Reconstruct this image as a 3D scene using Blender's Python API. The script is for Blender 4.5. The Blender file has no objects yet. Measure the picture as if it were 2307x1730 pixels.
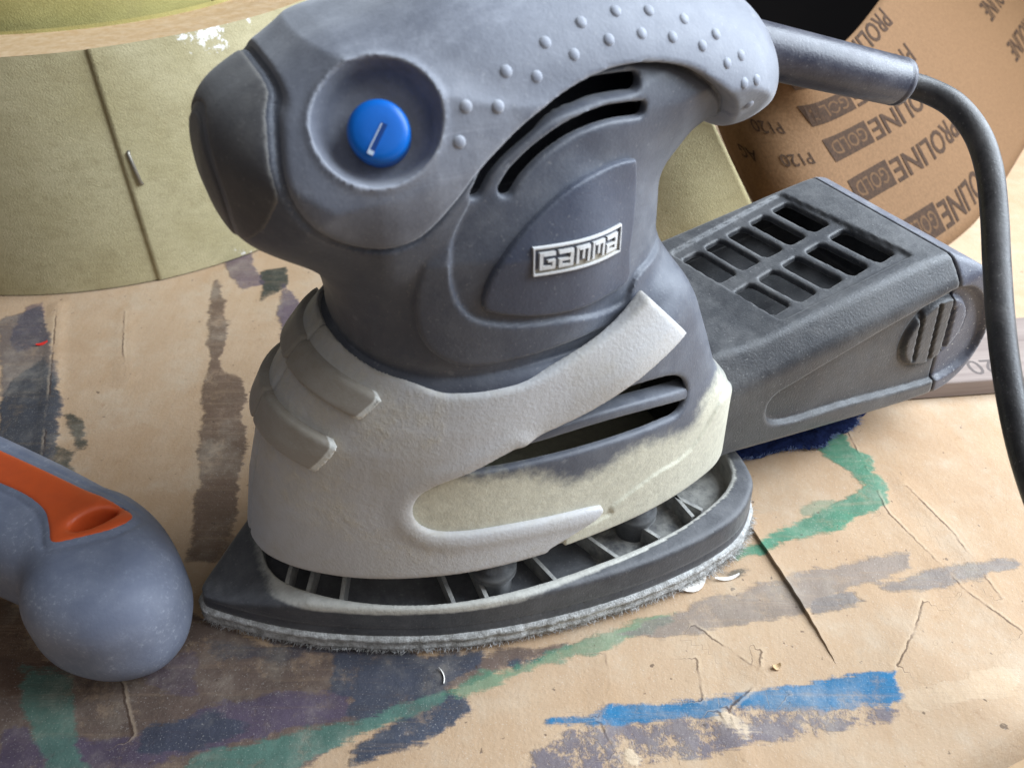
import bpy, math, random
import numpy as np
from mathutils import Vector, Matrix

random.seed(7); RNG = np.random.default_rng(7)
C = bpy.context.scene.collection
SC = bpy.context.scene
MM = 0.001                      # everything below is written in millimetres

# ------------------------------------------------------------------ camera, world, light
W0, H0, FPX = 2307., 1730., 1857.
PITCH = math.radians(39.0); CAMH = 180.76
cam = bpy.data.cameras.new('camera'); camo = bpy.data.objects.new('camera', cam); C.objects.link(camo)
camo.location = (0, 0, CAMH * MM); camo.rotation_euler = (math.pi / 2 - PITCH, 0, 0)
cam.sensor_width = 36; cam.lens = 36 * FPX / W0; cam.clip_start = 0.01; cam.clip_end = 30
cam.dof.use_dof = True; cam.dof.focus_distance = 0.215; cam.dof.aperture_fstop = 24
SC.camera = camo
SC.view_settings.view_transform = 'Standard'; SC.view_settings.look = 'None'
SC.view_settings.exposure = 0.12; SC.view_settings.gamma = 1.0; SC.view_settings.use_curve_mapping = False

wd = bpy.data.worlds.new('World'); SC.world = wd; wd.use_nodes = True
wd.node_tree.nodes['Background'].inputs[0].default_value = (0.60, 0.62, 0.68, 1)
wd.node_tree.nodes['Background'].inputs[1].default_value = 0.13

def area(name, loc, target, size, power, col, sy=None):
    l = bpy.data.lights.new(name, 'AREA'); l.size = size * MM; l.energy = power; l.color = col
    if sy: l.shape = 'RECTANGLE'; l.size_y = sy * MM
    o = bpy.data.objects.new(name, l); C.objects.link(o); o.location = Vector(loc) * MM
    o.rotation_euler = (Vector(target) - Vector(loc)).to_track_quat('-Z', 'Y').to_euler()
    return o
area('window_light', (420, 255, 380), (30, 190, 50), 480, 10.2, (0.795, 0.895, 1.0), 540)
area('fill_light', (380, -420, 780), (0, 220, 60), 1100, 2.6, (0.97, 0.96, 0.96))  # added soft fill lamp that lifts the shaded sides

# ------------------------------------------------------------------ maths helpers
FWD = np.array([0, math.cos(PITCH), -math.sin(PITCH)]); RGT = np.array([1., 0, 0]); UPV = np.cross(RGT, FWD)
CAMP = np.array([0, 0, CAMH])
AX = math.radians(26.0)                               # heading of the sander on the table
TIP = np.array([-79.13, 128.26, 0.])
UU = np.array([math.cos(AX), math.sin(AX), 0]); VV = np.array([math.sin(AX), -math.cos(AX), 0])
def ray(px, py): return FWD * FPX + RGT * (px - W0 / 2) - UPV * (py - H0 / 2)
def G(px, py, z=0.):                                   # point of the table (or height z) for a photo position
    d = ray(px, py); return CAMP + d * ((z - CAMH) / d[2])
def AT(px, py, dist):
    d = ray(px, py); return CAMP + d / np.linalg.norm(d) * dist
def SZ(px, py, v):                                     # along / up position on a side plane of the sander
    d = ray(px, py); k = (v - (CAMP - TIP) @ VV) / (d @ VV); p = CAMP + k * d - TIP
    return (p @ UU, p[2])
def SZs(pts, v): return [SZ(x, y, v) for x, y in pts]
def loc(p):                                            # world -> sander coordinates (s, v, z)
    q = np.asarray(p) - TIP; return np.array([q @ UU, q @ VV, q[2]])
CAML = loc(CAMP)
def lray(px, py):
    d = ray(px, py); d = np.array([d @ UU, d @ VV, d[2]]); return d / np.linalg.norm(d)

def spline(pts, n=8, closed=True):
    P = np.asarray(pts, float); N = len(P); out = []
    rng = range(N) if closed else range(N - 1)
    for i in rng:
        if closed: p0, p1, p2, p3 = P[i - 1], P[i], P[(i + 1) % N], P[(i + 2) % N]
        else: p0, p1, p2, p3 = P[max(i - 1, 0)], P[i], P[i + 1], P[min(i + 2, N - 1)]
        for k in range(n):
            t = k / n
            out.append(0.5 * ((2 * p1) + (-p0 + p2) * t + (2 * p0 - 5 * p1 + 4 * p2 - p3) * t * t + (-p0 + 3 * p1 - 3 * p2 + p3) * t ** 3))
    if not closed: out.append(P[-1])
    return np.array(out)

def polysdf(X, Y, pts):                                # signed distance to a closed polygon, inside < 0
    P = np.asarray(pts, float); X, Y = np.broadcast_arrays(X, Y); sh = X.shape
    x = X.ravel().astype(np.float64); y = Y.ravel().astype(np.float64)
    d = np.full(x.shape, 1e18); ins = np.zeros(x.shape, bool)
    for i in range(len(P)):
        a = P[i - 1]; b = P[i]; e = b - a; L = e @ e
        if L < 1e-12: continue
        wx, wy = x - a[0], y - a[1]; t = np.clip((wx * e[0] + wy * e[1]) / L, 0, 1)
        d = np.minimum(d, (wx - e[0] * t) ** 2 + (wy - e[1] * t) ** 2)
        c = (a[1] > y) != (b[1] > y)
        with np.errstate(divide='ignore', invalid='ignore'):
            ins ^= c & (x < e[0] * (y - a[1]) / (e[1] if e[1] else 1e-12) + a[0])
    d = np.sqrt(d); d[ins] *= -1
    return d.reshape(sh).astype(np.float32)
def linesdf(X, Y, pts, r):                             # distance to a fat open line
    P = np.asarray(pts, float); X, Y = np.broadcast_arrays(X, Y)
    d = np.full(X.shape, 1e18)
    for i in range(len(P) - 1):
        a = P[i]; e = P[i + 1] - a; L = max(e @ e, 1e-12)
        t = np.clip(((X - a[0]) * e[0] + (Y - a[1]) * e[1]) / L, 0, 1)
        d = np.minimum(d, (X - a[0] - e[0] * t) ** 2 + (Y - a[1] - e[1] * t) ** 2)
    return (np.sqrt(d) - r).astype(np.float32)
def smin(a, b, k):
    h = np.clip(k - np.abs(a - b), 0, None) / k; return np.minimum(a, b) - h * h * k * 0.25
def smax(a, b, k): return -smin(-a, -b, k)
def sstep(x, a, b):
    t = np.clip((x - a) / (b - a), 0, 1); return t * t * (3 - 2 * t)
def pillow(d2, av, w, r):
    qx = d2 + r; qy = av - (w - r)
    return np.minimum(np.maximum(qx, qy), 0) + np.hypot(np.maximum(qx, 0), np.maximum(qy, 0)) - r

class Grid:
    def __init__(s, lo, hi, h):
        s.lo = np.array(lo, float); s.h = h; s.n = np.ceil((np.array(hi) - s.lo) / h).astype(int) + 1
        ax = [(s.lo[i] + h * np.arange(s.n[i])).astype(np.float32) for i in range(3)]
        s.S = ax[0][:, None, None]; s.V = ax[1][None, :, None]; s.Z = ax[2][None, None, :]; s.AV = np.abs(s.V)
def sample(g, f, p):                                   # trilinear
    q = (p - g.lo) / g.h; q = np.clip(q, 0, g.n - 1.001); i = q.astype(int); t = q - i; r = 0
    for dx in (0, 1):
        for dy in (0, 1):
            for dz in (0, 1):
                w = (t[:, 0] if dx else 1 - t[:, 0]) * (t[:, 1] if dy else 1 - t[:, 1]) * (t[:, 2] if dz else 1 - t[:, 2])
                r = r + w * f[i[:, 0] + dx, i[:, 1] + dy, i[:, 2] + dz]
    return r
def grad(g, f, p):
    e = g.h * 0.5; o = []
    for k in range(3):
        d = np.zeros(3); d[k] = e
        o.append((sample(g, f, p + d) - sample(g, f, p - d)) / (2 * e))
    return np.stack(o, 1)
def nets(g, f):                                        # surface nets: field < 0 is solid
    f = np.broadcast_to(f, tuple(g.n)).astype(np.float32).copy()
    f[f == 0] = 1e-6
    for k in range(3):
        ix = [slice(None)] * 3; ix[k] = 0; f[tuple(ix)] = np.maximum(f[tuple(ix)], g.h); ix[k] = -1; f[tuple(ix)] = np.maximum(f[tuple(ix)], g.h)
    ins = f < 0
    c = np.zeros(tuple(g.n - 1), np.int8)
    for dx in (0, 1):
        for dy in (0, 1):
            for dz in (0, 1):
                c += ins[dx:dx + g.n[0] - 1, dy:dy + g.n[1] - 1, dz:dz + g.n[2] - 1]
    act = (c > 0) & (c < 8); I = np.argwhere(act); vid = np.full(act.shape, -1, np.int32); vid[act] = np.arange(len(I))
    acc = np.zeros((len(I), 3)); cnt = np.zeros(len(I))
    cs = [(a, b, d) for a in (0, 1) for b in (0, 1) for d in (0, 1)]
    for a in cs:
        for k in range(3):
            if a[k]: continue
            b = list(a); b[k] = 1
            fa = f[I[:, 0] + a[0], I[:, 1] + a[1], I[:, 2] + a[2]]; fb = f[I[:, 0] + b[0], I[:, 1] + b[1], I[:, 2] + b[2]]
            m = (fa < 0) != (fb < 0); t = np.where(m, fa / np.where(m, fa - fb, 1), 0)
            p = np.tile(np.array(a, float), (len(I), 1)); p[:, k] += t
            acc[m] += p[m]; cnt[m] += 1
    v = g.lo + g.h * (I + acc / cnt[:, None])
    for _ in range(2):
        val = sample(g, f, v); gr = grad(g, f, v); n2 = np.maximum((gr ** 2).sum(1), 0.05)
        st = -(val / n2)[:, None] * gr; ln = np.linalg.norm(st, axis=1, keepdims=True)
        v = v + st * np.minimum(1, 0.35 * g.h / np.maximum(ln, 1e-9))
    Q = []
    for k in range(3):
        a, b = [(1, 2), (2, 0), (0, 1)][k]
        s0 = [slice(1, -1)] * 3; s1 = [slice(1, -1)] * 3; s0[k] = slice(0, -1); s1[k] = slice(1, None)
        A = ins[tuple(s0)]; B = ins[tuple(s1)]; E = np.argwhere(A != B)
        off = np.ones(3, int); off[k] = 0; base = E + off
        fl = A[tuple(E.T)]
        def cell(da, db):
            q = base.copy(); q[:, a] += da; q[:, b] += db; return vid[tuple(q.T)]
        q = np.stack([cell(-1, -1), cell(0, -1), cell(0, 0), cell(-1, 0)], 1)
        q[~fl] = q[~fl][:, ::-1]
        Q.append(q)
    return v, np.concatenate(Q)
def march(g, f, px, py, t0=60., t1=330.):              # first hit of the view line with a field (sander coordinates)
    d = lray(px, py); t = np.arange(t0, t1, 0.15); p = CAML + t[:, None] * d
    ok = np.all((p > g.lo) & (p < g.lo + g.h * (g.n - 1)), 1); val = np.where(ok, sample(g, np.broadcast_to(f, tuple(g.n)), p), 1)
    i = np.argmax(val < 0)
    if val[i] >= 0: return None, None
    n = grad(g, np.broadcast_to(f, tuple(g.n)), p[i:i + 1])[0]
    return p[i], n / np.linalg.norm(n)

def MP(g, f, pts, v):                                   # side outline read off the surface itself, plane v where the line misses it
    out = []
    for x, y in pts:
        p, n = march(g, f, x, y); out.append((p[0], p[2]) if p is not None and p[1] > 6 else SZ(x, y, v))
    return out

# ------------------------------------------------------------------ object helpers
def link(name, me, mats=None, parent=None, smooth=True):
    o = bpy.data.objects.new(name, me); C.objects.link(o)
    if mats is not None:
        for m in (mats if isinstance(mats, (list, tuple)) else [mats]): me.materials.append(m)
    if smooth and len(me.polygons): me.polygons.foreach_set('use_smooth', [True] * len(me.polygons))
    if parent: o.parent = parent
    return o
def mesh(name, v, f, mats=None, parent=None, smooth=True):
    me = bpy.data.meshes.new(name)
    v = np.asarray(v, float) * MM
    if isinstance(f, np.ndarray):
        me.vertices.add(len(v)); me.vertices.foreach_set('co', v.astype(np.float32).ravel())
        k = f.shape[1]; me.loops.add(f.size); me.loops.foreach_set('vertex_index', f.astype(np.int32).ravel())
        me.polygons.add(len(f)); me.polygons.foreach_set('loop_start', np.arange(0, f.size, k, dtype=np.int32))
        me.update(calc_edges=True); me.validate()
    else:
        me.from_pydata([tuple(p) for p in v], [], f); me.update()
    return link(name, me, mats, parent, smooth)
def L2W(v):                                            # sander (s,v,z) -> local object coordinates (x, y, z)
    v = np.asarray(v, float); return np.stack([v[:, 0], -v[:, 1], v[:, 2]], 1)
def field(name, g, f, mats, parent, mirror=True):
    v, q = nets(g, f); return mesh(name, L2W(v), q, mats, parent)     # y flip also flips winding: q from nets is for -v
def attr(o, name, vals):
    a = o.data.attributes.new(name, 'FLOAT', 'POINT'); a.data.foreach_set('value', np.asarray(vals, np.float32).ravel())
def coords(o):
    a = np.zeros(len(o.data.vertices) * 3, np.float32); o.data.vertices.foreach_get('co', a); return a.reshape(-1, 3) / MM
def empty(name, p=(0, 0, 0), rz=0.):
    o = bpy.data.objects.new(name, None); C.objects.link(o); o.location = Vector(p) * MM; o.rotation_euler[2] = rz
    o.empty_display_size = 0.02; return o
def tag(o, label=None, cat=None, group=None, kind=None):
    if label: o['label'] = label
    if cat: o['category'] = cat
    if group: o['group'] = group
    if kind: o['kind'] = kind
    return o
def tube(path, rad, n=14, cap=True):                   # verts, faces along a polyline; rad scalar or list
    P = np.asarray(path, float); m = len(P); R = np.broadcast_to(rad, (m,)); T = np.gradient(P, axis=0); T /= np.linalg.norm(T, axis=1, keepdims=True)
    up = np.array([0, 0, 1.]) if abs(T[0][2]) < .9 else np.array([1., 0, 0]); v = []; f = []
    N = np.cross(T[0], up); N /= np.linalg.norm(N)
    for i in range(m):
        N = N - (N @ T[i]) * T[i]; N /= np.linalg.norm(N); B = np.cross(T[i], N)
        for k in range(n):
            a = 2 * math.pi * k / n; v.append(P[i] + R[i] * (math.cos(a) * N + math.sin(a) * B))
    for i in range(m - 1):
        for k in range(n):
            f.append((i * n + k, i * n + (k + 1) % n, (i + 1) * n + (k + 1) % n, (i + 1) * n + k))
    if cap: f.append(tuple(range(n))[::-1]); f.append(tuple((m - 1) * n + k for k in range(n)))
    return v, f
def frame(n):
    n = np.asarray(n, float) / np.linalg.norm(n); a = np.array([0, 0, 1.]); x = np.cross(a, n); x /= np.linalg.norm(x); return x, np.cross(n, x), n
def lathe(prof, p, n, seg=32):                         # profile (r, h) turned round direction n at p
    x, y, n = frame(n); v = []; f = []; m = len(prof)
    for r, h in prof:
        for k in range(seg):
            a = 2 * math.pi * k / seg; v.append(p + n * h + r * (math.cos(a) * x + math.sin(a) * y))
    for i in range(m - 1):
        for k in range(seg): f.append((i * seg + k, i * seg + (k + 1) % seg, (i + 1) * seg + (k + 1) % seg, (i + 1) * seg + k))
    f.append(tuple((m - 1) * seg + k for k in range(seg)))
    return v, f
def prism(poly, h0, h1, bev=0.0):                      # polygon in a plane -> verts/faces, extruded along third axis
    P = np.asarray(poly, float); n = len(P); v = []; f = []
    c = P.mean(0)
    def ins(d):
        e = np.roll(P, -1, 0) - P; nrm = np.stack([e[:, 1], -e[:, 0]], 1); nrm /= np.maximum(np.linalg.norm(nrm, axis=1, keepdims=True), 1e-9)
        m = nrm + np.roll(nrm, 1, 0); m /= np.maximum((m * nrm).sum(1, keepdims=True), .35)
        area_ = 0.5 * np.sum(P[:, 0] * np.roll(P[:, 1], -1) - np.roll(P[:, 0], -1) * P[:, 1])
        return P - m * d * (1 if area_ > 0 else -1)
    rings = [(P, h0), (P, h1)] if bev <= 0 else [(P, h0), (P, h1 - bev), (ins(bev * .4), h1 - bev * .3), (ins(bev), h1)]
    for Q, h in rings: v += [(q[0], q[1], h) for q in Q]
    for r in range(len(rings) - 1):
        for i in range(n): f.append((r * n + i, r * n + (i + 1) % n, (r + 1) * n + (i + 1) % n, (r + 1) * n + i))
    f.append(tuple((len(rings) - 1) * n + i for i in range(n))); f.append(tuple(range(n))[::-1])
    return v, f

# ------------------------------------------------------------------ materials
def lin(r, g, b):
    f = lambda c: (c / 255 / 12.92) if c / 255 <= .04045 else ((c / 255 + .055) / 1.055) ** 2.4
    return (f(r), f(g), f(b), 1)
class NT:
    def __init__(s, name):
        s.m = bpy.data.materials.new(name); s.m.use_nodes = True; s.t = s.m.node_tree; s.b = s.t.nodes['Principled BSDF']
        s.co = s.n('ShaderNodeTexCoord').outputs['Object']
    def n(s, ty, **k):
        x = s.t.nodes.new(ty)
        for a, b in k.items(): setattr(x, a, b)
        return x
    def set(s, sock, v):
        if isinstance(v, bpy.types.NodeSocket): s.t.links.new(v, sock)
        else: sock.default_value = v
    def noise(s, scale, detail=4, rough=.55, dist=0., vec=None, out='Fac'):     # scale per metre
        x = s.n('ShaderNodeTexNoise'); s.set(x.inputs['Vector'], vec or s.co)
        x.inputs['Scale'].default_value = scale; x.inputs['Detail'].default_value = detail; x.inputs['Roughness'].default_value = rough; x.inputs['Distortion'].default_value = dist
        return x.outputs[out]
    def stretch(s, sc, rot=(0, 0, 0), locv=(0, 0, 0)):
        x = s.n('ShaderNodeMapping'); s.set(x.inputs[0], s.co); x.inputs['Scale'].default_value = sc; x.inputs['Rotation'].default_value = rot; x.inputs['Location'].default_value = locv; return x.outputs[0]
    def ramp(s, v, a, b, lo=0., hi=1., smooth=True):
        x = s.n('ShaderNodeMapRange', interpolation_type='SMOOTHSTEP' if smooth else 'LINEAR'); s.set(x.inputs[0], v)
        x.inputs[1].default_value = a; x.inputs[2].default_value = b; x.inputs[3].default_value = lo; x.inputs[4].default_value = hi; return x.outputs[0]
    def math(s, op, a, b=0.):
        x = s.n('ShaderNodeMath', operation=op); s.set(x.inputs[0], a); s.set(x.inputs[1], b); return x.outputs[0]
    def mix(s, f, a, b, mode='MIX'):
        x = s.n('ShaderNodeMix', data_type='RGBA', blend_type=mode); s.set(x.inputs[0], f); s.set(x.inputs[6], a); s.set(x.inputs[7], b); return x.outputs[2]
    def attr(s, name): return s.n('ShaderNodeAttribute', attribute_name=name).outputs['Fac']
    def nz(s):
        x = s.n('ShaderNodeSeparateXYZ'); s.t.links.new(s.n('ShaderNodeNewGeometry').outputs['Normal'], x.inputs[0]); return x.outputs[2]
    def bump(s, h, strength=.3, dist=.0004, normal=None):
        x = s.n('ShaderNodeBump'); s.set(x.inputs['Height'], h); x.inputs['Strength'].default_value = strength; x.inputs['Distance'].default_value = dist
        if normal: s.set(x.inputs['Normal'], normal)
        return x.outputs[0]
    def done(s, col, rough, normal=None, spec=.4, **k):
        s.set(s.b.inputs['Base Color'], col); s.set(s.b.inputs['Roughness'], rough); s.b.inputs['Specular IOR Level'].default_value = spec
        if normal: s.set(s.b.inputs['Normal'], normal)
        for a, b in k.items(): s.set(s.b.inputs[a], b)
        return s.m

DUST = lin(176, 168, 150)
def plastic(name, base, dust=DUST, amt=.35, rough=.5, grain=1500, bump=.22, up=.25, speck=.12, dattr=None, dcol=None, spec=.4, sheen=.18):
    t = NT(name)
    big = t.noise(34, 8, .72, .4); mid = t.noise(210, 6, .7); fine = t.noise(grain, 3, .6)
    scr = t.noise(160, 5, .7, vec=t.stretch((.08, 1, 1.6), (.3, .5, .2)))
    f = t.math('MULTIPLY', t.ramp(big, .36, .70), amt)
    f = t.math('MULTIPLY', f, t.ramp(mid, .25, .75, .55, 1.1))
    f = t.math('ADD', f, t.math('MULTIPLY', t.ramp(t.nz(), .1, 1.0), t.math('MULTIPLY', t.ramp(mid, .3, .7, .5, 1), up)))
    f = t.math('ADD', f, t.ramp(scr, .60, .72, 0, amt * .35))
    pt = t.n('ShaderNodeNewGeometry').outputs['Pointiness']
    f = t.math('ADD', f, t.ramp(pt, .515, .58, 0, .22))          # rubbed, dusty edges
    f = t.math('ADD', f, t.ramp(pt, .485, .44, 0, .30))          # dust packed in the creases
    col = t.mix(t.math('MINIMUM', f, 1.0), base, dust)
    sp = t.ramp(t.noise(1400, 2, .5), .66, .72); col = t.mix(t.math('MULTIPLY', sp, speck), col, lin(196, 194, 190))
    sc = t.ramp(t.noise(110, 8, .8), .60, .66); col = t.mix(t.math('MULTIPLY', sc, speck * .35), col, lin(180, 178, 175))
    h = fine
    if dattr:
        d = t.attr(dattr); e = t.math('ADD', d, t.ramp(t.noise(260, 6, .7), .2, .8, -.20, .20, False))
        m = t.ramp(e, .28, .74); col = t.mix(m, col, t.mix(t.ramp(t.noise(500, 4, .7), .3, .7), dcol, [c * .82 for c in dcol[:3]] + [1]))
        h = t.math('ADD', fine, t.math('MULTIPLY', m, t.math('MULTIPLY', t.noise(1100, 4, .7), 3.0)))
    r = t.math('ADD', t.math('MULTIPLY', f, .4), t.ramp(mid, .3, .7, rough - .06, rough + .08))
    return t.done(col, t.math('MINIMUM', r, .95), t.bump(h, bump, .0003), spec, **{'Sheen Weight': sheen, 'Sheen Roughness': .5})

M = {}
M['body'] = plastic('body plastic', lin(64, 69, 82), dust=lin(150, 152, 156), amt=.30, rough=.46, dattr='dust', dcol=lin(206, 203, 184), up=.12)
M['grip'] = plastic('grip rubber', lin(88, 92, 104), dust=lin(172, 175, 184), amt=.42, rough=.5, up=.20, sheen=.3)
M['dot'] = plastic('grip dot rubber', lin(108, 113, 127), dust=lin(178, 180, 186), amt=.35, rough=.5, up=.3)
M['cap'] = plastic('cap plastic', lin(58, 58, 63), dust=lin(140, 136, 130), amt=.25, rough=.5)
M['capdark'] = plastic('cap insert plastic', lin(58, 59, 64), dust=lin(130, 128, 124), amt=.2, rough=.5)
M['badge'] = plastic('badge panel plastic', lin(54, 60, 77), dust=lin(130, 134, 142), amt=.16, rough=.4, up=.04)
M['letter'] = plastic('silver paint', lin(212, 215, 222), amt=.2, rough=.35, up=.1)
M['skirt'] = plastic('light grey plastic', lin(188, 188, 190), dust=lin(174, 168, 158), amt=.8, rough=.46, grain=1300, bump=.45, up=.2, dattr='dust', dcol=lin(204, 196, 178))
M['ridge'] = plastic('ridge plastic', lin(160, 154, 146), dust=lin(140, 130, 114), amt=.6, rough=.55, bump=.25, dattr='dust', dcol=lin(224, 223, 216))
M['plate'] = plastic('plate rubber', lin(42, 44, 51), dust=lin(140, 140, 142), amt=.26, rough=.42, bump=.35, dattr='dust', dcol=lin(196, 194, 186))
M['post'] = plastic('post plastic', lin(40, 42, 48), dust=lin(120, 120, 118), amt=.3, rough=.4)
M['box'] = plastic('dust box plastic', lin(34, 36, 42), dust=lin(128, 126, 124), amt=.32, rough=.4, bump=.4, speck=.16, up=.14)
M['boxlid'] = plastic('dust box lid plastic', lin(54, 58, 76), dust=lin(150, 150, 152), amt=.28, rough=.4, bump=.35, speck=.6)
M['cord'] = plastic('cord rubber', lin(22, 22, 25), dust=lin(140, 136, 134), amt=.26, rough=.36, bump=.3, up=.12, sheen=.05)
M['relief'] = plastic('strain relief rubber', lin(32, 34, 50), dust=lin(130, 127, 132), amt=.28, rough=.33, up=.06, spec=.4, sheen=.1)
t = NT('blue switch plastic'); M['blue'] = t.done(t.mix(t.ramp(t.noise(300, 4), .3, .8, 0, .25), lin(4, 104, 200), lin(14, 84, 166)), .36, t.bump(t.noise(1500), .1, .0002))

def fuzz(name, a, b):
    t = NT(name); n = t.noise(420, 5, .7); f = t.noise(2200, 3, .7)
    return t.done(t.mix(t.ramp(n, .3, .7), a, b), .95, t.bump(f, .9, .0008), .1)
M['felt'] = fuzz('felt', lin(150, 148, 144), lin(220, 220, 218))
M['fibre'] = fuzz('felt fibre', lin(196, 194, 190), lin(236, 236, 236))
M['denim'] = fuzz('navy cloth', lin(14, 20, 48), lin(34, 46, 86))
M['denimf'] = fuzz('navy thread', lin(60, 80, 130), lin(150, 165, 200))

# ------------------------------------------------------------------ the table: cardboard with paint
PCOL = dict(green=lin(78, 128, 100), grey=lin(124, 114, 108), slate=lin(72, 70, 82), purple=lin(92, 78, 92), brown=lin(96, 74, 60),
            teal=lin(74, 108, 96), blue=lin(26, 104, 146), navy=lin(84, 84, 102), dark=lin(62, 64, 58), tear=lin(214, 190, 160), stripe=lin(92, 72, 62))
PSH = {
 'green': [([(1838,985),(1905,958),(1915,1008),(1962,1028),(1972,1062),(1998,1088),(1996,1128),(1900,1182),(1800,1212),(1706,1248),(1690,1232),(1762,1188),(1850,1150),(1948,1102),(1945,1085),(1900,1052),(1850,1012)], 1),
           ([(1650,1240),(1700,1222),(1712,1240),(1660,1262)], 1), ([(1800,1150),(1850,1125),(1880,1120),(1870,1140),(1810,1165)], .6),
           ([(1530,1372),(1480,1410),(1340,1470),(1236,1492),(1159,1528),(1069,1560),(1005,1556),(1069,1526),(1159,1500),(1236,1464),(1300,1440),(1440,1392)], .72)],
 'teal': [([(1000,1562),(797,1625),(684,1643),(436,1697),(420,1745),(660,1745),(693,1707),(806,1661),(900,1615),(996,1570)], .95),
          ([(45,1500),(165,1515),(160,1600),(185,1745),(120,1745),(60,1620)], .85)],
 'base': [([(220,1380),(430,1380),(560,1440),(800,1470),(1100,1478),(1330,1432),(1250,1470),(1120,1508),(1000,1560),(800,1648),(660,1745),(-20,1745),(-20,1480),(150,1500)], 1.0), ([(0,1000),(90,1050),(0,1040)], .8)],
 'slate': [([(330,1640),(480,1600),(560,1640),(420,1700),(300,1700)], .9), ([(540,1400),(760,1440),(900,1462),(860,1480),(600,1455)], .8), ([(760,1470),(978,1474),(1090,1470),(1040,1520),(996,1553),(842,1634),(779,1612),(793,1571),(743,1553)], .95),
           ([(1000,1555),(1077,1594),(955,1662),(856,1707),(788,1722),(779,1698),(842,1648),(910,1612)], 1), ([(1145,1494),(1231,1465),(1226,1487),(1160,1506)], 1),
           ([(0,720),(90,690),(110,760),(140,900),(110,1060),(0,1010)], .7), ([(470,1445),(700,1465),(640,1490),(500,1480)], .6)],
 'purple': [([(643,1567),(788,1553),(783,1616),(661,1630),(594,1661),(435,1697),(300,1735),(0,1745),(0,1680),(150,1660),(300,1662),(390,1634),(458,1594),(616,1571)], .95), ([(330,1470),(430,1480),(440,1560),(330,1540),(290,1500)], .6), ([(0,1640),(60,1630),(70,1690),(0,1700)], .9),
            ([(640,640),(690,690),(745,800),(700,850),(645,835),(630,690)], .9), ([(500,590),(560,570),(590,640),(545,650)], .8), ([(60,690),(95,680),(105,770),(40,790),(20,760)], .7)],
 'brown': [([(-20,1340),(60,1380),(70,1440),(110,1500),(40,1560),(-20,1560)], .9)],  # dark red-brown under the tool: paint and its shadow, both put into colour
 'stripe': [([(486,622),(512,722),(492,800),(500,830),(545,852),(552,1000),(530,1150),(520,1260),(428,1260),(446,1090),(462,840),(478,800),(468,722)], .85)],
 'dark': [([(20,860),(100,800),(135,880),(120,1000),(170,1020),(150,930),(185,940),(195,1000),(150,1035),(165,1100),(0,1020),(0,900)], .9), ([(590,610),(640,600),(645,640),(615,660),(590,672)], 1), ([(745,620),(775,640),(790,760),(735,740)], .8), ([(1630,1290),(1660,1275),(1690,1280),(1660,1300)], .8)],
 'grey': [([(1380,1432),(1500,1386),(1600,1345),(1800,1292),(2050,1242),(2052,1272),(1900,1332),(1800,1376),(1650,1402),(1500,1428)], .75), ([(1820,1345),(1930,1320),(1945,1352),(1830,1382)], .95),
          ([(1978,1313),(2120,1280),(2290,1258),(2300,1270),(2200,1300),(2120,1316),(2010,1340)], .9)],
 'blue': [([(1236,1624),(1330,1606),(1500,1578),(1640,1562),(1760,1545),(1900,1522),(2024,1506),(2026,1580),(1900,1592),(1760,1582),(1640,1590),(1560,1610),(1400,1628)], 1)],
 'navy': [([(1200,1690),(1300,1640),(1420,1625),(1600,1600),(1760,1585),(1960,1590),(2030,1600),(1960,1630),(1700,1660),(1600,1700),(1480,1720),(1300,1745),(1190,1745)], .8), ([(1640,1590),(1760,1585),(1740,1640),(1630,1640)], .8)],
 'tear': [([(2020,1560),(2120,1540),(2250,1500),(2310,1495),(2310,1540),(2190,1572),(2060,1590)], .3), ([(1630,1600),(1700,1640),(1680,1652),(1612,1612)], .9), ([(1420,1680),(1450,1745),(1430,1745),(1410,1690)], 1)],
}
PCOL['base'] = lin(104, 87, 78); PCOL['slate'] = lin(66, 70, 82); PCOL['purple'] = lin(88, 76, 92); PCOL['teal'] = lin(84, 116, 104)
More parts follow.
